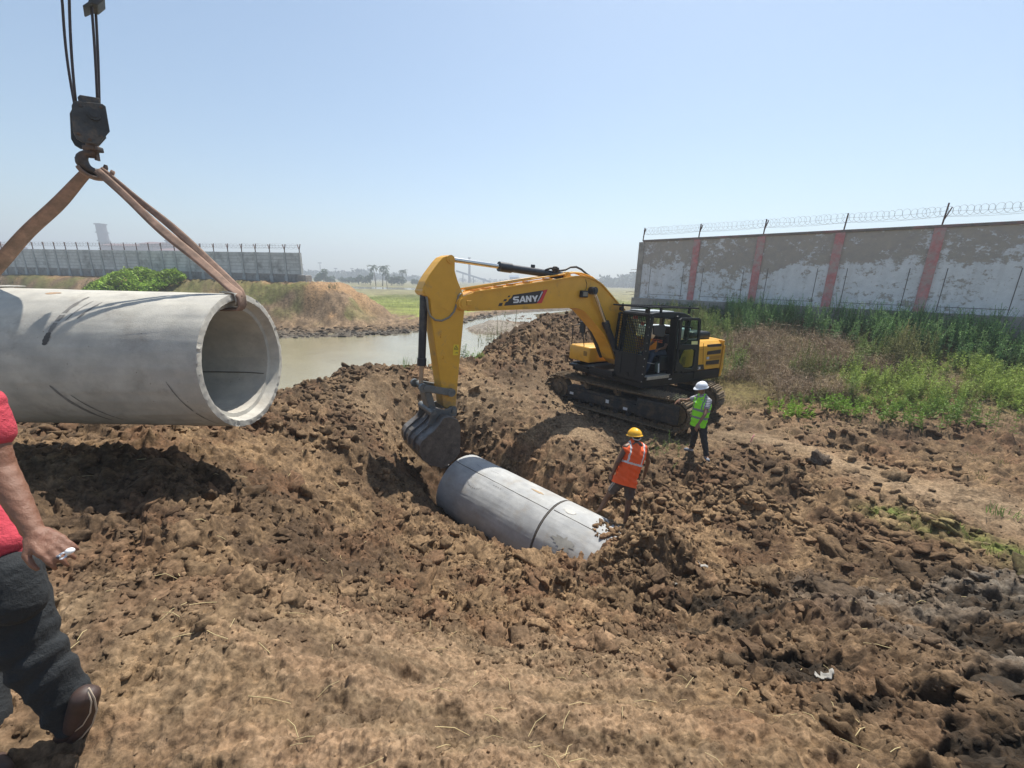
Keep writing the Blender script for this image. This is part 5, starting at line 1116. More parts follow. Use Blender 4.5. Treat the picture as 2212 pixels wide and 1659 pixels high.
# --- man in the lime vest pointing along the track
rt_, ro = root_person((4.22, 8.42, -3.7), 'man in lime green vest and white hard hat pointing along the excavator track')
pel, chest, neck, hd = J(1028, 545, 8.42), J(1062, 390, 8.45), J(1066, 292, 8.47), J(1054, 232, 8.47)
shL, shR = J(1002, 320, 8.62), J(1122, 352, 8.34); hipL, hipR = J(992, 575, 8.50), J(1062, 578, 8.36)
knL, knR = J(985, 690, 8.55), J(1078, 712, 8.28); anL, anR = J(962, 795, 8.68), J(1098, 868, 8.22); toL, toR = J(902, 806, 8.52), J(1118, 912, 8.04)
elL, wrL = J(912, 345, 8.66), J(848, 336, 8.60); elR, wrR = J(1085, 478, 8.16), J(1025, 568, 8.08)
face = Vector((-.92, -.36, -.16)); hp_, HL, HM = head(hd, face, s=.98)
body = limb([shL, elL, wrL], [.050, .037, .026])+limb([shR, elR, wrR], [.052, .038, .026])+hand(wrL, (-.75, 0, -.66), (.35, 0, -.9), (0, -1, 0), .35)+hand(wrR, (wrR-elR)+Vector((0, 0, -.1)), (.5, .5, 0), (-.5, -.8, 0), .5)
body += limb([hipL, knL, anL], [.085, .055, .038])+limb([hipR, knR, anR], [.085, .055, .038])+[seg(anL, .035, toL, .028), seg(anR, .035, toR, .028), seg(pel, .10, chest, .105), seg(shL, .055, neck, .052), seg(shR, .055, neck, .052), seg(neck, .050, hd, .048)]+hp_
tosolid('body', body, M_SKIN2, rt_, .010, 4)
ax = (neck-pel); AL = ax.length; ax = ax/AL; lat = (shR-shL); lat = (lat-ax*lat.dot(ax)).normalized()
tp_ = [seg(shL, .066, shL.lerp(elL, .42), .058), seg(shR, .068, shR.lerp(elR, .48), .062), seg(shL, .06, neck, .058), seg(shR, .06, neck, .058), seg(chest, .125, neck-ax*.05, .08)]
tosolid('striped_tshirt', tp_, [M_TSH, M_TSH2], rt_, .010, 4, mi=lambda c: (np.sin((c[:, 2]-c[:, 0]*.2)*150) > .1).astype(int))
vp = [seg(pel+ax*.0+lat*.045, .130, chest+lat*.06, .140), seg(pel-lat*.045, .130, chest-lat*.06, .140), seg(pel, .135, chest, .150), seg(chest, .142, neck-ax*.10, .095), seg(chest+lat*.06, .135, shR-lat*.035-ax*.03, .080), seg(chest-lat*.06, .135, shL+lat*.035-ax*.03, .080), seg(shL+lat*.04, .055, neck-lat*.055-ax*.02, .055), seg(shR-lat*.04, .055, neck+lat*.055-ax*.02, .055), seg(pel-ax*.05+lat*.05, .130, pel-ax*.05-lat*.05, .130), seg(pel-ax*.09+lat*.055, .126, pel-ax*.09-lat*.055, .126)]
tosolid('safety_vest', vp, [M_LIM, M_REFD], rt_, .010, 5, mi=vest_mi(pel, ax, AL, lat, {'h': [(.14, .215), (.42, .50)], 'v': [(.085, .118, .46)]}), fold=fold(.005), cut=[(pel-ax*.10, -ax)])
tp_ = [seg(pel, .112, hipL, .10), seg(pel, .112, hipR, .10)]+limb([hipL, knL, anL+Vector((0, 0, .03))], [.100, .072, .056])+limb([hipR, knR, anR+Vector((0, 0, .03))], [.100, .072, .056])
tosolid('trousers', tp_, M_TRO, rt_, .010, 4, fold=fold(.006))
for an, to in ((anL, toL), (anR, toR)):
    tosolid('shoe', [seg(an+Vector((0, .01, -.03)), .044, to, .036), seg(an+Vector((0, .02, .0)), .042, an+Vector((0, 0, -.04)), .042)], [M_SHOE, M_SOLE], rt_, .008, 3, mi=(lambda z0: (lambda c: (c[:, 2] < z0).astype(int)))(min(an.z, to.z)-.018))
tosolid('hair', [('e', HL(0, -.022, .022), (.078, .088, .084), HM), ('e', HL(0, -.05, -.02), (.064, .045, .045), HM)], M_HAIR, rt_, .010, 3)
helmet(HL, HM, M_HWHT, rt_); eyes(HL, HM, rt_, ro)
b = MB(); b.tube([HL(.08, 0, .03), HL(.066, .02, -.06), HL(0, .03, -.115), HL(-.066, .02, -.06), HL(-.08, 0, .03)], .004, 5); b.build('chin_strap', M_HAIR, rt_)

# --- operator seated in the cab
opw = UW @ Vector((.2, .88, 1.70)); rt_, ro = root_person(opw, 'excavator operator sitting in the cab in a dark t-shirt with orange print')
def K(x, y, z): return (UW @ Vector((x, y, z)))-ro
pel, chest, neck, hd = K(.12, .88, 1.80), K(.06, .88, 2.12), K(.10, .88, 2.30), K(.16, .88, 2.42)
shL, shR = K(.09, 1.06, 2.24), K(.09, .70, 2.24); elL, elR = K(.28, 1.12, 2.00), K(.24, .62, 2.02); wrL, wrR = K(.53, 1.12, 1.96), K(.5, .62, 1.96)
knL, knR = K(.60, .98, 1.80), K(.60, .78, 1.80); anL, anR = K(.78, .98, 1.36), K(.78, .78, 1.36)
fdir = (UW.to_3x3() @ Vector((1, .1, -.15))); hp_, HL, HM = head(hd, fdir, s=.95)
body = limb([shL, elL, wrL], [.05, .038, .026])+limb([shR, elR, wrR], [.05, .038, .026])+hand(wrL, wrL-elL, (0, 0, -1), (.3, .3, 0), .9)+hand(wrR, wrR-elR, (0, 0, -1), (-.3, -.3, 0), .9)+limb([K(.14, .98, 1.80), knL, anL], [.085, .06, .04])+limb([K(.14, .78, 1.80), knR, anR], [.085, .06, .04])
body += [seg(pel, .115, chest, .125), seg(shL, .055, neck, .05), seg(shR, .055, neck, .05), seg(neck, .05, hd, .045), seg(anL, .038, K(.90, .98, 1.30), .03), seg(anR, .038, K(.90, .78, 1.30), .03)]+hp_
tosolid('body', body, M_SKIN2, rt_, .011, 4); eyes(HL, HM, rt_, ro)
M_DT = mat('dark_tshirt', (.035, .03, .035), .9); M_OP = mat('orange_print', (.75, .16, .06), .8)
pz = K(.2, 1.0, 2.13)
tosolid('t_shirt', [seg(pel+Vector((0, 0, .0)), .128, chest, .138), seg(shL, .068, shL.lerp(elL, .5), .06), seg(shR, .068, shR.lerp(elR, .5), .06), seg(shL, .062, neck+Vector((0, 0, -.02)), .06), seg(shR, .062, neck+Vector((0, 0, -.02)), .06)], [M_DT, M_OP], rt_, .010, 4, mi=lambda c: ((np.abs(c[:, 2]-pz.z) < .045) & (c[:, 0] < K(.13, .88, 2).x) & (np.sin(c[:, 2]*110) > -.35)).astype(int))
tosolid('jeans', limb([K(.14, .98, 1.80), knL, anL], [.098, .072, .055])+limb([K(.14, .78, 1.80), knR, anR], [.098, .072, .055])+[seg(K(.12, .96, 1.8), .11, K(.12, .80, 1.8), .11)], mat('blue_jeans', (.05, .065, .10), .9, noise=.3, nscale=10), rt_, .011, 4)
tosolid('hair', [('e', HL(0, -.02, .035), (.08, .09, .085), HM)], M_HAIR, rt_, .011, 3)
cloth = UW @ Vector((.22, 1.30, 1.99)); o = tosolid('yellow_cloth', [('e', (0, 0, .02), (.035, .03, .05)), ('e', (.02, 0, -.03), (.03, .03, .04)), ('e', (-.01, .0, -.06), (.02, .02, .03))], mat('yellow_rag', (.85, .42, .02), .8), None, .008, 2)
o.location = cloth; tag(o, 'crumpled yellow cloth hanging at the cab door pillar', 'cloth')

# --- man at the left edge, close to the camera, only arm and leg in frame
c5 = lambda x, y: (x*.4773, 867.5+y*.4773)
rt_, ro = root_person((-1.75, 1.25, -1.8), 'man in red shirt and dark trousers cut off by the left edge, arm hanging')
def Q(x, y, d): return aty(*c5(x, y), d)-ro
M_SKIN3 = mat('skin_tan', (.20, .095, .058), .5, noise=.12, nscale=22, dirt=(.19, .075, .045), dirt_amt=.25, dirt_scale=14, bump=.8, bscale=90); M_REDS = mat('red_shirt', (.50, .05, .075), .9, noise=.15, nscale=6, bump=.8, bscale=14)
M_DEN = mat('black_denim', (.017, .020, .023), .88, noise=.3, nscale=7, bump=.9, bscale=16)
sh = Q(-100, 10, 1.38); el = Q(-2, 300, 1.34); wr = Q(158, 600, 1.26); sh2 = Q(-420, -60, 1.62)
hipA, knA, anA = Q(-8, 800, 1.36), Q(140, 1120, 1.32), Q(338, 1425, 1.34); hipB, knB, anB = Q(-250, 800, 1.55), Q(-130, 1200, 1.42), Q(-60, 1580, 1.30)
pel = (hipA+hipB)/2+Vector((0, 0, .05)); chest = Q(-250, 150, 1.55); neck = Q(-265, -130, 1.52); hd = Q(-310, -290, 1.46)
hp_, HL, HM = head(hd, (-.8, -.5, -.2))
wd = (Q(300, 700, 1.22)-wr).normalized(); pnrm = Vector((-.45, .45, -.75)); ths = Vector((.6, -.3, .75))
hnd = hand(wr+wd*.0, wd, pnrm, (-.5, .25, -.75), .6, 1.06, .05, curls=[.75, .62, .55, .45])
body = limb([sh, el, el.lerp(wr, .35), wr], [.050, .044, .041, .028])+[seg(wr-wd*.02+Vector((.0, 0, .008)), .028, wr+wd*.02, .026)]+hnd
body += limb([sh2, sh2+Vector((-.05, .1, -.28)), sh2+Vector((.05, -.1, -.50))], [.055, .045, .030])+hand(sh2+Vector((.05, -.1, -.50)), (0, -.2, -1), (1, 0, 0), (0, -1, 0), .5)
body += limb([hipA, knA, anA], [.09, .06, .042])+limb([hipB, knB, anB], [.09, .06, .042])+[seg(pel, .14, chest, .15), seg(sh, .06, neck, .06), seg(sh2, .06, neck, .06), seg(neck, .058, hd, .055)]+hp_
vein = lambda co: .0009*np.sin(co[:, 0]*190+co[:, 2]*120)*np.sin(co[:, 2]*150)
tosolid('body', body, M_SKIN3, rt_, .0050, 5, fold=vein); eyes(HL, HM, rt_, ro)
tosolid('hair', [('e', HL(0, -.02, .035), (.082, .094, .088), HM)], M_HAIR, rt_, .010, 3)
f2 = lambda co: .012*fbm(co[:, 0]*9+co[:, 1]*5, co[:, 2]*7, 4, 401)
se = sh.lerp(el, .42); shirt = [seg(sh, .070, se, .072), seg(sh, .072, neck, .070), seg(sh2, .08, neck, .075), seg(chest, .165, pel+Vector((.02, 0, .02)), .165), seg(chest+Vector((.1, -.02, .06)), .12, sh, .070), seg(pel+Vector((.06, -.02, -.02)), .14, pel+Vector((-.1, .02, -.02)), .14), seg(sh2, .078, sh2+Vector((-.03, .05, -.16)), .072), seg(Q(-30, 500, 1.42), .05, Q(20, 640, 1.36), .055), seg(Q(-60, 560, 1.42), .07, Q(-10, 690, 1.38), .07)]
tosolid('red_shirt', shirt, M_REDS, rt_, .0075, 4, fold=f2)
def tf(co):
    a = np.array(knA); d = np.linalg.norm(co-a, axis=1); g = np.exp(-(d/.16)**2); d2 = np.linalg.norm(co-np.array(anA), axis=1); g2 = np.exp(-(d2/.14)**2)
    t = co@np.array((anA-hipA).normalized()); l2 = co@np.array(Vector((1, 0, .5)).normalized())
    wv = fbm(t*7+l2*4, l2*5-t*2+3, 4, 301); w2 = fbm(t*16, l2*6+t*4, 3, 311); return .018*wv+.011*w2*(g+g2)+.008*(g+g2)*np.sin(t*60+l2*30+5*wv)
tr = [seg(pel, .15, hipA, .125), seg(pel, .15, hipB, .125), seg(Q(55, 770, 1.32), .075, Q(80, 900, 1.30), .085)]+limb([hipA, hipA.lerp(knA, .55), knA, knA.lerp(anA, .6), anA+(knA-anA).normalized()*.02], [.120, .112, .094, .084, .078])+limb([hipB, knB, anB], [.12, .09, .08])
tosolid('trousers', tr, M_DEN, rt_, .0075, 4, fold=tf)
dn = (anA-knA).normalized()
M_SHB = mat('dark_brown_shoe', (.055, .032, .026), .6, noise=.3, nscale=12); M_PALE = mat('pale_sole_edge', (.42, .34, .26), .7)
tA = Q(405, 1310, 1.30); hA2 = Q(345, 1480, 1.32)
tosolid('shoe', [seg(Q(380, 1335, 1.30), .044, Q(345, 1450, 1.31), .042), seg(Q(345, 1450, 1.31), .042, Q(290, 1515, 1.34), .036)], M_SHB, rt_, .006, 3)
b = MB(); b.tube([Q(402, 1296, 1.262), Q(428, 1345, 1.268), Q(438, 1400, 1.272), Q(418, 1462, 1.278), Q(370, 1520, 1.30), Q(320, 1548, 1.32)], .0030, 6); b.build('sole_edge', M_PALE, rt_)
b = MB(); b.tube([Q(398, 1310, 1.258), Q(414, 1360, 1.256), Q(408, 1410, 1.258), Q(375, 1465, 1.266), Q(330, 1500, 1.285)], .0026, 6); b.build('shoe_piping', M_PALE, rt_)
tosolid('shoe_sole', [seg(Q(404, 1330, 1.305), .037, Q(372, 1468, 1.315), .036), seg(Q(372, 1468, 1.315), .036, Q(306, 1540, 1.345), .030)], M_SHB, rt_, .006, 3)
tosolid('shoe', [seg(Q(-60, 1600, 1.28), .05, Q(-5, 1690, 1.16), .042), seg(Q(-60, 1580, 1.3), .05, Q(-70, 1650, 1.3), .05)], M_SHB, rt_, .007, 3)
# ring and the white thing held between the fingers
kn_ = wr+wd*.092*1.06
b = MB(); rc = Q(284, 697, 1.20); b.cyl(rc-wd*.004, rc+wd*.004, .0125, n=20, caps=False); b.sph(rc+Vector((0, -.012, .004)), .009, (1, .45, .8), n=8); b.sph(rc+Vector((0, -.0155, .004)), .006, (1, .4, .8), n=8, mi=1); b.build('finger_ring', [mat('silver_ring', (.6, .6, .6), .25, .9), mat('dark_stone', (.05, .05, .08), .2)], rt_)
wp_ = Q(318, 680, 1.195)+ro; b = MB(); b.sph((0, 0, .004), .0125, (1.1, 1, .8), n=8); b.cyl((-.004, 0, 0), (-.016, .006, -.012), .006, .007, n=10); o = b.build('white_cap', mat('white_plastic', (.75, .75, .76), .4), smooth=50); o.location = wp_; tag(o, 'small white plastic piece held in the hand of the man in red', 'plastic piece')
# ============================================================ LOOSE CLODS, STRAW
def ico(sub=1):
    bm = bmesh.new(); bmesh.ops.create_icosphere(bm, subdivisions=sub, radius=1); bm.verts.ensure_lookup_table()
    V = np.array([v.co[:] for v in bm.verts]); Fc = np.array([[v.index for v in f.verts] for f in bm.faces]); bm.free(); return V, Fc
from mathutils import noise as mn
def clod_shapes(n, sub, seed):
    """broken lumps: a ball cut by random planes, then roughened"""
    rs = np.random.RandomState(seed); V, Fc = ico(sub); out_ = []
    for k in range(n):
        W = V*1.25
        for j in range(12):
            q = rs.randn(3); q /= np.linalg.norm(q); c = rs.uniform(.55, .95); t = W@q; W = W-np.clip(t-c, 0, None)[:, None]*q
        o = rs.uniform(0, 90, 3); g = []
        for v in W:
            p = Vector(v*1.1+o); f = .24*mn.noise(p*1.3)
            if sub > 1: f += .26*(abs(mn.noise(p*2.7))-.2)*1.6+.16*mn.noise(p*6)
            if sub > 2: f += .16*abs(mn.noise(p*8))*1.5+.11*mn.noise(p*15)
            g.append(f)
        out_.append(W*(1+np.array(g)*1.25)[:, None]*np.array([1, rs.uniform(.65, 1), rs.uniform(.5, .85)]))
    return out_, Fc
def scatter_clods():
    rs = np.random.RandomState(21)
    def batch(N, rmin, rmax, smin, smax, pw, sub, seed, dens, sink=.25, ang=62):
        sh, Fc = clod_shapes(10, sub, seed); nv = len(sh[0])
        r = np.exp(rs.uniform(np.log(rmin), np.log(rmax), N)) if rmin > .1 else rs.uniform(rmin, rmax, N); a = R(ang)*rs.uniform(-1, 1, N); x = r*np.sin(a); y = r*np.cos(a)-.3
        pad, bank, track, near, mud = zones(x, y); ys = np.interp(x, SHORE[:, 0], SHORE[:, 1])
        clump = sstep(-.35, .4, fbm(x*.9, y*.9, 3, 71)); clump2 = sstep(-.3, .4, fbm(x*.35+9, y*.35, 3, 72))
        p = np.clip(1-.5*pad-.93*bank-.72*track-(.72 if smax < .05 else .97)*near-.6*slope_scrape(x, y), .02, 1)*(.25+.75*clump)*(.35+.65*clump2)*dens
        mo = np.exp(-(((x-2.2)/4.2)**2+((y-16.2)/2.6)**2)); p = p*(1+1.0*mo)
        g = ground_z(x, y); p = p*(y < ys-6)*(g > WZ+.15)*(np.hypot(x-1.85, y-6.45) > .25)
        # keep the pipes clear
        for A_, B_ in ((LA, LA+LD*LLEN*1.62),):
            d = np.array(B_-A_); L2 = (d[:2]**2).sum(); t = np.clip(((x-A_.x)*d[0]+(y-A_.y)*d[1])/L2, 0, 1); dist = np.hypot(x-A_.x-t*d[0], y-A_.y-t*d[1]); p = p*(dist > .72)
        k = rs.uniform(0, 1, N) < p; x, y = x[k], y[k]; n = len(x); z = full_z(x, y)
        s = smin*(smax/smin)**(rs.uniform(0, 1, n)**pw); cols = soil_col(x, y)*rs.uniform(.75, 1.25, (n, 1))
        V = np.empty((n, nv, 3)); an = rs.uniform(0, 6.283, n); ca, sa = np.cos(an), np.sin(an); ti = rs.uniform(-.5, .5, (n, 2)); idx = rs.randint(0, len(sh), n); B = np.stack(sh)[idx]*s[:, None, None]
        X = B[:, :, 0]*ca[:, None]-B[:, :, 1]*sa[:, None]; Y = B[:, :, 0]*sa[:, None]+B[:, :, 1]*ca[:, None]; Z_ = B[:, :, 2]+X*ti[:, :1]+Y*ti[:, 1:]
        V[:, :, 0] = X+x[:, None]; V[:, :, 1] = Y+y[:, None]; V[:, :, 2] = Z_+(z+s*(.5-sink*1.6))[:, None]
        Fa = (Fc[None]+(np.arange(n)*nv)[:, None, None]).reshape(-1, 3); return V.reshape(-1, 3), Fa, np.repeat(cols, nv, 0)
    parts_ = [batch(30000, .9, 7, .003, .014, 1.5, 1, 1, .9, .45), batch(90000, 2.6, 20, .010, .036, 1.5, 1, 2, 1.0, .42), batch(9000, 2.6, 19, .04, .12, 1.5, 3, 3, .8, .52), batch(1500, 4.2, 19, .10, .24, 1.6, 3, 4, .6, .58), batch(26000, 7.5, 20, .035, .13, 1.5, 2, 5, 1.0, .42, 50)]
    V = []; Fc = []; Cc = []; o = 0
    for v, f, c in parts_: V.append(v); Fc.append(f+o); Cc.append(c); o += len(v)
    ob = npmesh('soil_clods', np.concatenate(V), np.concatenate(Fc), M_SOIL, cols=np.concatenate(Cc)); tag(ob, 'loose brown soil clods strewn over the dug ground', kind='stuff')
scatter_clods()
# soil thrown on the second pipe: a ragged heap of clods round the man's feet
def heap(cx, cy, rx, ry, h, n, seed, smin=.02, smax=.09, label='', base=None):
    rs = np.random.RandomState(seed); sh, Fc = clod_shapes(8, 2, seed); nv = len(sh[0]); V = []; Fa = []; Cc = []
    for i in range(n):
        a = rs.uniform(0, 6.283); q = rs.uniform(0, 1)**.6; x = cx+rx*q*math.cos(a); y = cy+ry*q*math.sin(a)
        if math.hypot(x-1.86, y-6.38) < .24: x += .5
        s = smin*(smax/smin)**(rs.uniform(0, 1)**1.7)
        z0 = base(x, y) if base else gz(x, y); z = z0+h*(1-q*q)*rs.uniform(.0, 1)
        an = rs.uniform(0, 6.28); tl = rs.uniform(-.9, .9); Rm = np.array(Matrix.Rotation(an, 3, 'Z') @ Matrix.Rotation(tl, 3, 'X')); V.append((sh[rs.randint(8)]*s) @ Rm.T+np.array([x, y, z+s*.1])); Fa.append(Fc+i*nv); c = soil_col(np.array([x]), np.array([y]))[0]*rs.uniform(.7, 1.2); Cc.append(np.repeat(c[None], nv, 0))
    return np.concatenate(V), np.concatenate(Fa), np.concatenate(Cc)
def pipe_top(x, y):
    d = LD; t = (x-LA.x)*d.x+(y-LA.y)*d.y; cx = LA.x+t*d.x; cy = LA.y+t*d.y; e = math.hypot(x-cx, y-cy); return max(gz(x, y), LA.z+t*d.z+math.sqrt(max(0, .75**2-e*e))) if e < .75 and t > 0 else gz(x, y)
V = []; Fc = []; Cc = []; o_ = 0
e0 = LA+LD*(LLEN+.95); e1 = LA+LD*(LLEN+1.55)
for q in ((e1.x+.15, e1.y+.25, .75, .60, .02, 500, 5), (e1.x-.05, e1.y-.35, .60, .42, .02, 300, 6), (e1.x-.42, e1.y-.75, .35, .22, .03, 160, 8)):
    v, f, c = heap(*q[:6], q[6], smin=.010, smax=.075, base=pipe_top); V.append(v); Fc.append(f+o_); Cc.append(c); o_ += len(v)
tag(npmesh('soil_heap', np.concatenate(V), np.concatenate(Fc), M_SOIL, cols=np.concatenate(Cc)), 'heap of broken soil covering the end of the laid pipe', kind='stuff')
# straw and dry stalks
def straw():
    rs = np.random.RandomState(31); V = []; Fc = []
    for i in range(190):
        r = math.exp(rs.uniform(math.log(1.2), math.log(9))); a = R(60)*rs.uniform(-1, 1); x, y = r*math.sin(a), r*math.cos(a)
        L_ = rs.uniform(.03, .16)*(1.4 if rs.rand() < .1 else 1); t = rs.uniform(0, 6.28); z = gz(x, y)+.012; dx, dy = math.cos(t)*L_/2, math.sin(t)*L_/2; w_ = .0011+.0004*r; z1, z2 = gz(x+dx, y+dy)+.02*rs.rand()+.008, gz(x-dx, y-dy)+.008; b0 = len(V)
        nx, ny = -math.sin(t)*w_, math.cos(t)*w_; mx, my = rs.uniform(-.01, .01, 2)
        for (px, py, pz) in ((x-dx, y-dy, z2), (x+mx, y+my, max(z, (z1+z2)/2)+.008), (x+dx, y+dy, z1)):
            V += [(px+nx, py+ny, pz), (px-nx, py-ny, pz+.001), (px, py, pz+w_*1.5)]
        for k in (0, 3):
            for j in range(3): Fc.append((b0+k+j, b0+k+(j+1) % 3, b0+k+3+(j+1) % 3, b0+k+3+j))
    tag(npmesh('straw', V, Fc, mat('dry_straw', (.52, .42, .22), .8, noise=.3, nscale=3)), 'dry straw and stalks scattered on the soil', kind='stuff')
straw()
# torn white sacking and pale scraps
M_SCR = mat('pale_scrap', (.27, .255, .23), .8, noise=.2, nscale=20)
def scrap(px, py, y, L_, W_, rz, label, m=M_SCR):
    p = aty(px, py, y); z = gz(p.x, p.y)+.02; rs = np.random.RandomState(int(px)); nx, ny = 9, 5; V = []; Fc = []
    for i in range(nx):
        for j in range(ny):
            u = (i/(nx-1)-.5)*L_; v = (j/(ny-1)-.5)*W_*(.6+.4*math.sin(3.1*i/(nx-1)))+.02*math.sin(i*1.9); X = u*math.cos(rz)-v*math.sin(rz); Y = u*math.sin(rz)+v*math.cos(rz); V.append((X, Y, max(gz(p.x+X, p.y+Y)-z, -.03)+.018+.014*rs.rand()))
    for i in range(nx-1):
        for j in range(ny-1): a = i*ny+j; Fc.append((a, a+1, a+ny+1, a+ny))
    o = npmesh('cloth_scrap', V, Fc, m, smooth=True); s_ = o.modifiers.new('s', 'SOLIDIFY'); s_.thickness = .004; o.location = (p.x, p.y, z); tag(o, label, 'scrap'); return o
scrap(1505, 1190, 4.9, .34, .07, -.6, 'white torn sacking strip half buried in soil below the man in orange')
scrap(1462, 1238, 4.2, .07, .05, .4, 'small pale scrap on the dark churned soil in the foreground')
scrap(1750, 1570, 2.0, .09, .05, -.3, 'pale scrap at the bottom right near dark clods')
p = aty(1628, 918, 9.3); b = MB(); b.tube([(0, 0, -.03), (.02, .0, .08), (.06, 0, .19)], .010, 6); o = b.build('plastic_stake', mat('pink_plastic', (.75, .25, .32), .5)); o.location = (p.x, p.y, gz(p.x, p.y)); tag(o, 'little pink and white stake sticking out of the trodden soil', 'stake')
# big single clod at right
p = aty(1775, 958, 7.9); sh, Fc_ = clod_shapes(1, 4, 77); V = sh[0]*np.array([.17, .15, .20]); o = npmesh('boulder', V, Fc_, M_SOIL, smooth=True, cols=np.repeat(np.array([[.13, .10, .075]]), len(V), 0)); o.location = (p.x, p.y, gz(p.x, p.y)+.08); tag(o, 'dark rounded lump of clay standing alone on the pale track', 'clay lump')

def shore():
    rs = np.random.RandomState(61); sh, Fc = clod_shapes(8, 1, 62); nv = len(sh[0]); n = 3000; x = rs.uniform(-34, -2.5, n); d = rs.uniform(0, 1, n)**1.3*6.5-.7; y = np.interp(x, SHORE[:, 0], SHORE[:, 1])+d; z = full_z(x, y); k = z > WZ-.1; x, y, z = x[k], y[k], z[k]; n = len(x)
    s = .08*(.34/.08)**(rs.uniform(0, 1, n)**1.8); B = np.stack(sh)[rs.randint(0, 8, n)]*s[:, None, None]; B[:, :, 2] *= .7; B += np.stack([x, y, z], 1)[:, None]; c = soil_col(x, y)*rs.uniform(.6, 1.25, (n, 1))
    tag(npmesh('shore_rubble', B.reshape(-1, 3), (Fc[None]+(np.arange(n)*nv)[:, None, None]).reshape(-1, 3), M_SOIL, cols=np.repeat(c, nv, 0)), 'grey lumps of dried mud along the far river shore', kind='stuff')
shore()
# ============================================================ PLANTS
def leafmat(name, sub=.25):
    return mat(name, (.1, .2, .04), .6, attr=True, noise=.15, nscale=3, trans=sub, spec=.3)
M_LEAF = leafmat('leaves', .3); M_TWIG = leafmat('dry_twigs', .1)
class Cards:
    def __init__(s): s.V = []; s.F = []; s.C = []; s.n = 0
    def add(s, V, C):      # V (n,4,3) quads, C (n,3)
        n = len(V); s.V.append(V.reshape(-1, 3)); s.F.append(np.arange(n*4).reshape(-1, 4)+s.n); s.C.append(np.repeat(C, 4, 0)); s.n += n*4
    def build(s, name, m, parent=None, off=(0, 0, 0)):
        return npmesh(name, np.concatenate(s.V)-np.array(off), np.concatenate(s.F), m, parent, cols=np.concatenate(s.C))
def leaves(P, D, L_, W_, rs):      # quads at P, pointing D, lengths, widths
    n = len(P); D = D/np.linalg.norm(D, axis=1, keepdims=True); q = rs.randn(n, 3); S_ = np.cross(D, q); S_ /= np.linalg.norm(S_, axis=1, keepdims=True)+1e-9
    m = P+D*(L_*.45)[:, None]; e = P+D*L_[:, None]; w_ = S_*(W_/2)[:, None]
    return np.stack([P, m+w_, e, m-w_], 1)
def stemq(A, B, w_, rs):
    D = B-A; S_ = np.cross(D, np.array([0, 0, 1.])+.3*rs.randn(len(A), 3)); S_ /= np.linalg.norm(S_, axis=1, keepdims=True)+1e-9; S_ = S_*w_
    return np.stack([A-S_, A+S_, B+S_*.6, B-S_*.6], 1)
def weed(cards, x, y, z, h, rs, col, nst=6, nl=16, lean=.35, ls=.06, spread=.12, tip=(1.25, 1.3, 1.0)):
    """leafy upright stems, leaf size shrinking to the tip"""
    for k in range(nst):
        a = rs.uniform(0, 6.283); le = lean*rs.uniform(.2, 1); hh = h*rs.uniform(.6, 1.05); b0 = np.array([x+spread*rs.randn()*.5, y+spread*rs.randn()*.5, z-.03]); tp = b0+np.array([math.cos(a)*le*hh, math.sin(a)*le*hh, hh])
        mid = (b0+tp)/2+np.array([math.cos(a), math.sin(a), 0])*(-.06*hh); A = np.array([b0, mid]); B = np.array([mid, tp]); cards.add(stemq(A, B, .004+.003*hh, rs), np.repeat(col[None]*.8, 2, 0))
        t = rs.uniform(.12, 1.0, nl)**.8; P = np.where(t[:, None] < .5, b0+(mid-b0)*t[:, None]*2, mid+(tp-mid)*(t[:, None]*2-1)); an = rs.uniform(0, 6.283, nl); up = rs.uniform(.1, .9, nl)
        D = np.stack([np.cos(an), np.sin(an), up], 1); L_ = ls*.85*rs.uniform(.5, 1.4, nl)*(1.35-.75*t); c = col[None]*rs.uniform(.65, 1.3, (nl, 1))*(1+(np.array(tip)-1)[None]*(t**2)[:, None]); cards.add(leaves(P, D, L_*1.7, L_*.42, rs), c)
def dry(cards, x, y, z, h, rs, n=26, col=(.27, .19, .12)):
    a = rs.uniform(0, 6.283, n); A = np.stack([x+.15*rs.randn(n), y+.15*rs.randn(n), np.full(n, z-.02)], 1); ln = h*rs.uniform(.5, 1.1, n); o = rs.uniform(.2, .9, n)
    B = A+np.stack([np.cos(a)*o*ln, np.sin(a)*o*ln, ln*rs.uniform(.5, 1, n)], 1); c = np.array(col)[None]*rs.uniform(.55, 1.5, (n, 1)); cards.add(stemq(A, B, .0035, rs), c)
    E_ = B+np.stack([np.cos(a+1)*.5*ln, np.sin(a+1)*.5*ln, -ln*.1*rs.uniform(-1, 2, n)], 1)*.6; cards.add(stemq(B, E_, .0028, rs), c*1.1)
    m = (A+B)/2; E2 = m+.35*h*rs.randn(n, 3)*np.array([1, 1, .5]); cards.add(stemq(m, E2, .0025, rs), c)
def grass(cards, x, y, z, h, rs, n=14, col=(.16, .2, .05), sp_=.08):
    a = rs.uniform(0, 6.283, n); A = np.stack([x+sp_*rs.randn(n), y+sp_*rs.randn(n), np.full(n, z-.01)], 1); ln = h*rs.uniform(.5, 1.1, n); o = rs.uniform(.1, .6, n); B = A+np.stack([np.cos(a)*o*ln, np.sin(a)*o*ln, ln], 1)
    cards.add(stemq(A, B, .0045*max(1, h*2), rs), np.array(col)[None]*rs.uniform(.6, 1.4, (n, 1)))
rs = np.random.RandomState(41)
GRN = np.array((.19, .26, .085)); DGR = np.array((.095, .155, .065)); BRT = np.array((.29, .36, .10)); OLV = np.array((.19, .18, .085))
def wallxy(t, off): p = W0+WD*t+WN*off; return p.x, p.y
cw_, cd_, cg_ = Cards(), Cards(), Cards()
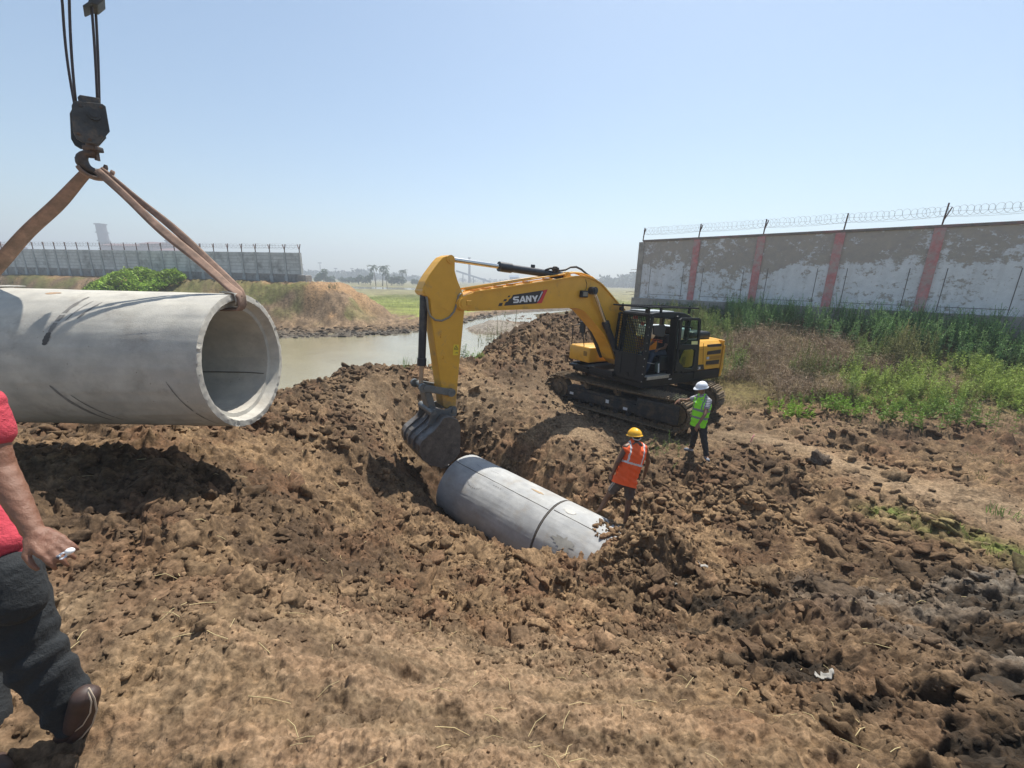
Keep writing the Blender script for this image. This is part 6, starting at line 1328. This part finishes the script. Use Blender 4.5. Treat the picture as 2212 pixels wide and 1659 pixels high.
def px_of(x, y, z):
    v = Vector((x, y, z)); d = v.dot(FW); return 1106+FPX*v.dot(RT)/d, 829.5-FPX*v.dot(UP)/d
DRYZ = [(aty(1680, 745, 15.0), 1.6), (aty(1770, 735, 14.2), 1.1), (aty(1650, 800, 13.0), 1.1), (aty(1900, 775, 12.5), .5), (aty(2060, 800, 11.3), .4), (aty(1790, 800, 12.0), .6)]
BRZ = [(aty(2000, 790, 10.9), 1.5), (aty(1890, 790, 11.8), .8), (aty(2130, 800, 10.8), 1.6)]
N_ = 7200; X = rs.uniform(5.5, 24, N_); Y = rs.uniform(6, 24, N_); _, bank, _, _, _ = zones(X, Y); GZ = full_z(X, Y); side_ = (X-W0.x)*WN.x+(Y-W0.y)*WN.y; cl = fbm(X*.5, Y*.5, 3, 101); cl2 = fbm(X*1.3, Y*1.3, 2, 102)
for i in range(N_):
    x, y, z = X[i], Y[i], GZ[i]
    if side_[i] < .35 or bank[i] < .35 or (x < 8.2 and y < 13.6): continue
    if math.atan2(x, y) > R(68): continue
    dz = min(math.hypot(x-p.x, y-p.y)/r for p, r in DRYZ); bz = min(math.hypot(x-p.x, y-p.y)/r for p, r in BRZ); dist = math.hypot(x, y); wall = side_[i]
    if dz < 1 and wall > 1.5:
        dry(cd_, x, y, z, rs.uniform(.35, .75), rs, 24, (.24, .17, .11) if rs.rand() < .75 else (.34, .26, .16))
        if rs.rand() < .22: weed(cw_, x, y, z, rs.uniform(.3, .6), rs, OLV, 3, 12, .5, .045)
        continue
    if wall < 2.6 and x < 9.6: col = DGR*1.0; h = rs.uniform(.3, .6)
    elif wall < 2.4: col = DGR*1.95; h = rs.uniform(.75, 1.25)
    elif bz < 1: col = BRT; h = rs.uniform(.5, .9)
    else: col = lerp(GRN, OLV*1.1, float(np.clip(.3+1.3*cl2[i], 0, 1)))*(1+.35*cl[i]); h = rs.uniform(.5, 1.2)*(1+.6*cl2[i])
    if cl[i] < -.45 and rs.rand() < .8: dry(cd_, x, y, z, .4, rs, 12); continue
    edge = bank[i] < .8
    if edge: h *= .5
    weed(cw_, x, y, z, max(.18, h), rs, col*rs.uniform(.7, 1.3), 6, 26, .22, .040 if dist < 14 else .050, .14)
    if rs.rand() < .25: grass(cg_, x, y, z, .3, rs, 14, (.14, .17, .05))
tag(cw_.build('weeds', M_LEAF), 'dense green weeds covering the bank below the white wall', kind='stuff'); tag(cd_.build('dry_brush', M_TWIG), 'tangled brown dry brush on the bank behind the excavator', kind='stuff')
# short grass at the foot of the bank and along the right edge strip, bank tufts on far shore
for i in range(5200):
    x = rs.uniform(4.5, 18); y = rs.uniform(3.5, 13.5); 
    strip = abs(x-6.5-.25*math.sin(y*1.7)) < .28 and 3.6 < y < 6.3; _, bk2, tr_, _, _ = zones(np.array([x]), np.array([y])); foot = .03 < bk2[0] < .7
    pa = vnoise(np.array([x*.9]), np.array([y*.9]), 140)[0] > .74 and x > 6.5
    if strip or foot or (pa and rs.rand() < .5): grass(cg_, x, y, gz(x, y), rs.uniform(.03, .09) if not foot else rs.uniform(.05, .16), rs, 9, (.20, .24, .06) if strip else (.20, .19, .08), .07)
for i in range(9000):      # marsh grass beyond the river
    x = rs.uniform(-30, 26); d = rs.uniform(15, 75); y = np.interp(x, SHORE[:, 0], SHORE[:, 1])+d
    if x < -13 and y < 48: continue
    if vnoise(np.array([x*.25]), np.array([y*.15]), 150)[0] < .25: continue
    grass(cg_, x, y, float(ground_z(np.array([x]), np.array([y]))[0]), rs.uniform(.25, .6), rs, 7, (.26, .30, .07) if rs.rand() < .6 else (.13, .19, .05), .5)
tag(cg_.build('grass', M_LEAF), 'short grass at the bank foot and yellow green marsh grass beyond the river', kind='stuff')
def plant(name, px, py, y, h, col, label, cat, nst=9, nl=30, sp_=.2, ls=.06, kind='weed', group=None, lean=.4):
    p = aty(px, py, y); z = gz(p.x, p.y); c = Cards(); r2 = np.random.RandomState(int(px*7+py)); 
    if kind == 'weed': weed(c, p.x, p.y, z, h, r2, np.array(col), nst, nl, lean, ls, sp_)
    else: grass(c, p.x, p.y, z, h, r2, nst, col, sp_)
    o = c.build(name, M_LEAF, off=(p.x, p.y, z)); o.location = (p.x, p.y, z); tag(o, label, cat, group); return o
G_ = 'bright leafy bushes at the foot of the bank'
plant('bush', 1722, 832, 10.9, .62, (.22, .36, .05), 'bright green leafy bush nearest the excavator at the foot of the bank', 'bush', 34, 34, .55, .06, group=G_, lean=.5)
plant('bush', 1832, 836, 10.6, .60, (.19, .32, .05), 'bright green bush at the bank foot, second from the excavator', 'bush', 32, 34, .5, .06, group=G_, lean=.5)
plant('bush', 1950, 855, 9.9, .72, (.17, .27, .055), 'broad yellow green bush in the middle of the bank foot', 'bush', 38, 36, .7, .06, group=G_, lean=.45)
plant('bush', 2080, 870, 9.6, .85, (.15, .24, .055), 'tall yellow green bush at the right end of the bank foot', 'bush', 40, 36, .7, .06, group=G_, lean=.45)
plant('bush', 1532, 700, 17.5, .9, (.20, .26, .09), 'pale green bush standing behind the excavator hood', 'bush', 22, 30, .6, .07, lean=.5)
plant('shrub', 1000, 752, 13.6, .75, (.10, .17, .05), 'small leafy shrub at the river edge right of the excavator stick', 'shrub', 7, 26, .12, .055, lean=.35)
plant('shrub', 1030, 768, 13.4, .40, (.17, .30, .05), 'low bright green clump on the bank edge below the mound', 'shrub', 16, 22, .5, .05, lean=.6)
plant('shrub', 1060, 700, 16.5, .9, (.16, .17, .07), 'tall olive weeds at the left shoulder of the soil mound', 'shrub', 22, 26, .7, .05, lean=.25)
plant('shrub', 1092, 606, 19.5, 3.2, (.09, .12, .05), 'thin stalks with small leaves showing above the excavator boom', 'shrub', 5, 26, .7, .07, lean=.12)
plant('shrub', 948, 790, 11.6, .45, (.11, .20, .05), 'dark green clump right behind the excavator stick', 'shrub', 10, 20, .25, .05, lean=.5)
plant('grass_tuft', 880, 786, 11.3, .40, (.14, .26, .05), 'long green grass blades at the crest left of the stick', 'grass tuft', 30, 0, .12, kind='grass')
plant('shrub', 1432, 948, 8.9, .22, (.20, .25, .09), 'low pale green weed patch beside the man in orange', 'shrub', 36, 16, .55, .03, lean=.6)
plant('shrub', 1447, 925, 9.2, .40, (.18, .26, .09), 'single upright weed in front of the track end', 'shrub', 2, 20, .02, .035, lean=.1)
plant('grass_tuft', 2190, 1050, 5.6, .14, (.16, .26, .07), 'short green tuft at the right edge beside the pale track', 'grass tuft', 60, 0, .1, kind='grass')
# creeper mound beyond the river
def creeper():
    r2 = np.random.RandomState(5); c = Cards(); cx, cy = aty(275, 608, 39.5).x, 40.0; n = 14000; u = r2.uniform(-1, 1, n); v = r2.uniform(-1, 1, n); k = u*u+v*v < .8+.35*fbm(u*3, v*3, 3, 170); u, v = u[k], v[k]; n = len(u)
    x = cx+u*5.6; y = cy+v*2.4; h = 1.35*np.clip(1-u*u-v*v, 0, 1)**.8*(1+.7*fbm(x*.6, y*.6, 4, 160))-.1; z = ground_z(x, y)+h-.1; P = np.stack([x, y, z+.08*r2.randn(n)], 1); D = np.stack([r2.randn(n), r2.randn(n)-.3, r2.uniform(.2, 1, n)], 1)
    col = np.array((.26, .38, .06))[None]*r2.uniform(.5, 1.35, (n, 1))*(1+.7*fbm(x*1.1, y*1.1, 3, 180))[:, None]; L_ = r2.uniform(.16, .30, n); c.add(leaves(P, D, L_, L_*.7, r2), col)
    o = c.build('creeper_bush', M_LEAF, off=(cx, cy, -1)); o.location = (cx, cy, -1); tag(o, 'bright green creeper mound on the bank in front of the grey wall', 'bush')
creeper()
plant('shrub', 205, 606, 40, 1.0, (.07, .10, .04), 'dark little bush left of the creeper mound', 'shrub', 12, 30, .6, .12)
plant('shrub', 722, 618, 39.5, .6, (.08, .10, .04), 'small dark shrub on the sandy crest by the end of the grey wall', 'shrub', 12, 26, .6, .10)
# ============================================================ FAR PLAIN: trees, palms, works
M_FT = leafmat('far_foliage', .15); M_TRK = mat('trunk_bark', (.14, .11, .08), .9, noise=.3)
def tree_crown(r2, R_, H_, n=420, ls=.5, col=(.05, .09, .03)):
    c = Cards(); nb = 7; B = np.stack([r2.uniform(-.6, .6, nb)*R_, r2.uniform(-.6, .6, nb)*R_, r2.uniform(.15, .85, nb)*H_], 1); i = r2.randint(0, nb, n); d = r2.randn(n, 3); d /= np.linalg.norm(d, axis=1, keepdims=True); rr = R_*.5*r2.uniform(.55, 1, n)
    P = B[i]+d*rr[:, None]*np.array([1, 1, .75]); L_ = ls*r2.uniform(.6, 1.4, n); c.add(leaves(P, d+.6*r2.randn(n, 3), L_, L_*.8, r2), np.array(col)[None]*r2.uniform(.6, 1.5, (n, 1))); return c
def make_tree(seed, R_, H_, tr):
    r2 = np.random.RandomState(seed); root = empty('broadleaf_tree', (0, 0, 0)); c = tree_crown(r2, R_, H_, 520, R_*.28); o = c.build('crown', M_FT, root); o.location = (0, 0, tr)
    b = MB(); b.tube([(0, 0, -.5), (.1, 0, tr*.6), (0, .1, tr+H_*.3)], [.28, .22, .12], 7); b.tube([(0, 0, tr*.7), (R_*.3, .1, tr+H_*.35)], [.14, .07], 6); b.tube([(0, 0, tr*.75), (-R_*.3, -.1, tr+H_*.4)], [.14, .06], 6); b.build('trunk', M_TRK, root); return root
def make_palm(seed, h, lean):
    r2 = np.random.RandomState(seed); root = empty('palm_tree', (0, 0, 0)); top = Vector((lean*h, 0, h)); b = MB(); b.tube([(0, 0, -.5), (lean*h*.3, 0, h*.4), (lean*h*.65, 0, h*.75), tuple(top)], [.28, .20, .17, .15], 8); b.build('trunk', M_TRK, root)
    c = Cards()
    for k in range(19):
        a = 2*math.pi*k/19+r2.uniform(-.15, .15); el = r2.uniform(-.25, 1.1); L_ = r2.uniform(2.8, 3.9); p = np.array(top); pts = [p]
        for j in range(6): d = np.array([math.cos(a)*math.cos(el), math.sin(a)*math.cos(el), math.sin(el)]); p = p+d*L_/6; el -= .30; pts.append(p)
        pts = np.array(pts); sd = np.array([-math.sin(a), math.cos(a), 0])
        for j in range(6):
            m = 7; t = np.linspace(0, 1, m, endpoint=False)[:, None]; Q_ = pts[j]+(pts[j+1]-pts[j])*t; fwd = (pts[j+1]-pts[j]); fwd /= np.linalg.norm(fwd); w_ = .70*math.sin(math.pi*(j+.8)/7.2)
            for s in (-1, 1): D = np.repeat((sd*s*.85+fwd*.5+np.array([0, 0, -.35]))[None], m, 0); c.add(leaves(Q_, D, np.full(m, w_), np.full(m, .11), r2), np.array((.055, .085, .03))[None]*r2.uniform(.7, 1.3, (m, 1)))
    c.build('crown', M_FT, root); return root
def dup(root, loc, rz, sc, label, cat, group):
    r = root.copy(); COL.objects.link(r); r.location = loc; r.rotation_euler = (0, 0, rz); r.scale = (sc,)*3; tag(r, label, cat, group)
    for ch in list(root.children): c = ch.copy(); COL.objects.link(c); c.parent = r
    return r
trees = [make_tree(11, 3.2, 4.6, 2.0), make_tree(12, 4.0, 4.0, 1.6), make_tree(13, 2.6, 5.6, 2.6)]; used = set()
def put(k, px, py, dist, sc, label, group='trees on the far plain'):
    p = aty(px, py, dist); loc = (p.x, p.y, -4.25); src = trees[k]; rz = random.uniform(0, 6)
    if k not in used: used.add(k); src.location = loc; src.rotation_euler = (0, 0, rz); src.scale = (sc,)*3; tag(src, label, 'tree', group)
    else: dup(src, loc, rz, sc, label, 'tree', group)
LT = [(688, 225, 1.0, 0), (700, 210, 1.25, 2), (712, 232, .95, 1), (760, 250, .85, 1), (775, 235, 1.1, 0), (790, 245, 1.0, 1), (800, 225, 1.1, 2), (845, 240, 1.1, 0), (858, 235, 1.2, 1), (872, 250, .9, 0), (896, 260, .8, 1), (912, 265, .9, 0), (745, 260, .7, 1), (665, 300, .9, 1), (735, 290, .8, 0)]
for i, (px, d, sc, k) in enumerate(LT):
    put(k, px, 612, d, sc*.72, 'hazy far tree number %s' % i)
    # labelled below
nm = ['leftmost low tree of the far clump beyond the lagoon', 'tallest round tree left of the leaning palms', 'tree just right of the tallest round tree', 'low tree between the round tree and the palms', 'tree standing left of the first palm', 'low tree right under the leftmost palm', 'slim tree among the palm trunks', 'full tree under the right palms of the trio', 'widest tree right of the palm trio', 'tree at the right end of the palm clump', 'small tree left of the lone palm', 'small tree near the excavator stick on the plain', 'lowest tree in the gap of the far clump', 'faint tree near the end of the grey wall', 'faint tree behind the round tree']
k = 0
for o in [o for o in COL.objects if o.name.startswith('broadleaf_tree')]:
    pass
_tr = [o for o in COL.objects if o.get('label', '').startswith('hazy far tree number')]
for o in _tr: o['label'] = nm[int(o['label'].split()[-1])]
palms = [make_palm(21, 9.0, -.10), make_palm(22, 8.2, .12)]
PL = [(0, 812, 212, 1.0, 'leftmost palm of the leaning trio on the far plain'), (1, 826, 205, 1.08, 'middle palm of the leaning trio on the far plain'), (0, 836, 190, .72, 'shortest palm of the trio, right hand one'), (1, 868, 235, .95, 'lone slender palm left of the excavator stick')]
pu = set()
for k, px, d, sc, lb in PL:
    p = aty(px, 612, d); loc = (p.x, p.y, -4.25); rz = random.uniform(-.5, .5)
    if k in pu: dup(palms[k], loc, rz, sc, lb, 'palm tree', 'palms on the far plain')
    else: pu.add(k); palms[k].location = loc; palms[k].rotation_euler = (0, 0, rz); palms[k].scale = (sc,)*3; tag(palms[k], lb, 'palm tree', 'palms on the far plain')
# far woods that read as one mass
def wood(px0, px1, dist, h, n, seed, label, palmy=False):
    r2 = np.random.RandomState(seed); c = Cards(); p0, p1 = aty(px0, 612, dist), aty(px1, 612, dist)
    for i in range(n):
        t = r2.rand(); x = p0.x+(p1.x-p0.x)*t; y = dist+r2.uniform(-1, 1)*dist*.06; hh = h*r2.uniform(.45, 1.1)*(.7+.6*vnoise(np.array([t*9.]), np.array([seed*1.]), 3)[0]); w_ = hh*r2.uniform(.35, .7); m = 46; d = r2.randn(m, 3); d /= np.linalg.norm(d, axis=1, keepdims=True)
        P = np.array([x, y, -4.25+hh*.6])+d*np.array([w_, w_, hh*.42])*r2.uniform(.6, 1, (m, 1)); L_ = hh*.24*r2.uniform(.6, 1.3, m); c.add(leaves(P, d+.5*r2.randn(m, 3), L_, L_*.85, r2), np.array((.05, .08, .035))[None]*r2.uniform(.6, 1.4, (m, 1)))
    tag(c.build('far_wood', M_FT), label, kind='stuff')
wood(1305, 1420, 430, 10.5, 190, 3, 'hazy line of far trees left of the white wall'); wood(655, 960, 520, 9, 260, 4, 'hazy low woods behind the palms on the left plain'); wood(960, 1310, 700, 8, 160, 6, 'faint woods on the horizon above the boom'); wood(-200, 650, 620, 9, 220, 7, 'faint woods behind the grey wall')
M_CHM = mat('chimney_concrete', (.13, .12, .14), .9, noise=.2, nscale=.1); M_FBL = mat('works_cladding_red', (.17, .075, .065), .85, noise=.2, nscale=.1); M_FBB = mat('works_cladding_blue', (.14, .19, .26), .85, noise=.1, nscale=.1); M_FST = mat('works_steel', (.12, .13, .15), .8)
def basept(px, dist): p = aty(px, 606, dist); return Vector((p.x, p.y, -4.3))
def hpx(py, px, dist): return aty(px, py, dist).z
def stack_tower(px, ptop, dist, r0, r1, label, decks=4):
    b0 = basept(px, dist); zt = hpx(ptop, px, dist)+4.3; o = empty('chimney', b0, label=label, cat='chimney'); b = MB(); b.cyl((0, 0, 0), (0, 0, zt), r0, r1, n=28); b.build('shaft', M_CHM, o, smooth=40)
    for k in range(decks):
        z = zt*(1-.16*k)-.3; rr = r1+(r0-r1)*.16*k; b = MB(); b.cyl((0, 0, z-.5), (0, 0, z+.3), rr*1.14+.35, n=28); b.build('gallery', M_FST, o)
    return o
stack_tower(243, 484, 390, 4.3, 3.7, 'tall hazy tower with galleries behind the grey wall', 4)
stack_tower(382, 505, 400, 3.8, 3.3, 'second hazy tower behind the right sling leg', 4)
stack_tower(1014, 556, 520, 1.7, 1.25, 'slim lone chimney far behind the excavator boom', 1)
def shed(pxa, pxb, ptop, dist, m, label, notch=None):
    a, b_ = basept(pxa, dist), basept(pxb, dist); z = hpx(ptop, (pxa+pxb)/2, dist)+4.3; L_ = (b_-a).length; o = empty('works_building', a, label=label, cat='building'); b = MB(); b.box((L_/2, 12, z/2), (L_, 24, z)); b.build('wall', m, o)
    b = MB(); b.prism([(-1, -1, z), (-1, 25, z), (-1, 12, z+2.5)], (L_+2, 0, 0)); b.build('roof', m, o)
    b = MB(); n = max(2, int(L_/9))
    for k in range(n): b.box(((k+.5)*L_/n, -.15, z*.62), (L_/n*.55, .3, z*.22))
    b.build('window_band', M_FST, o)
shed(232, 318, 531, 380, M_FBL, 'long red brown works hall right of the tall tower'); shed(316, 344, 527, 375, M_FBL, 'square red brown works block in the middle of the group'); shed(345, 392, 541, 378, M_FBL, 'low red brown works hall by the second tower'); shed(60, 215, 546, 385, M_FBL, 'low works roofline left of the tall tower'); shed(-30, 12, 531, 375, M_FBL, 'red brown works block at the left edge of the photo')
shed(1101, 1119, 599, 500, M_FBB, 'small blue works block above the boom'); shed(940, 965, 598, 510, M_FBB, 'faint blue shed left of the slim chimney')
def conv(pa, pb, dist, label):
    A_, B_ = aty(*pa, dist), aty(*pb, dist); o = empty('conveyor_gantry', A_, label=label, cat='conveyor'); b = MB(); b.bar((0, 0, 0), B_-A_, 2.2, 2.0); b.build('gallery', M_FBB, o)
    for t in (.2, .5, .8): p = (B_-A_)*t; b = MB(); b.bar(p, (p.x, p.y, -4.3-A_.z), 1.0); b.build('trestle_leg', M_FST, o)
conv((985, 585), (1060, 609), 500, 'long sloping conveyor running down from the slim chimney'); conv((1119, 601), (1150, 611), 500, 'short sloping conveyor right of the blue block')
def mast(px, ptop, dist, label, g='light masts on the horizon'):
    b0 = basept(px, dist); z = hpx(ptop, px, dist)+4.3; o = empty('light_mast', b0, label=label, cat='light mast', group=g); b = MB(); b.cyl((0, 0, 0), (0, 0, z), .5, .3, n=8); b.build('pole', M_FST, o); b = MB(); b.box((0, 0, z), (4, 1, .9)); b.build('lamp_head', M_FST, o)
mast(694, 568, 480, 'tallest thin light mast right of the grey wall'); mast(655, 572, 500, 'thin light mast at the end of the grey wall'); mast(727, 580, 520, 'thin light mast right of the tallest one'); mast(762, 580, 540, 'faint light mast left of the palms'); mast(742, 584, 560, 'faintest light mast between two others')
# ------------------------------------------------------------ haze
hz = MB(); hz.box((0, 520, 31), (2600, 1180, 76)); ho = hz.build('haze', bpy.data.materials.new('haze_air')); hm = ho.data.materials[0]; hm.use_nodes = True; hn = hm.node_tree; hn.nodes.clear()
pv = hn.nodes.new('ShaderNodeVolumePrincipled'); pv.inputs['Color'].default_value = (.86, .92, 1.0, 1); pv.inputs['Density'].default_value = .0017; pv.inputs['Anisotropy'].default_value = .3
ou = hn.nodes.new('ShaderNodeOutputMaterial'); hn.links.new(pv.outputs[0], ou.inputs['Volume']); tag(ho, 'thin bluish haze over the plain', kind='stuff')
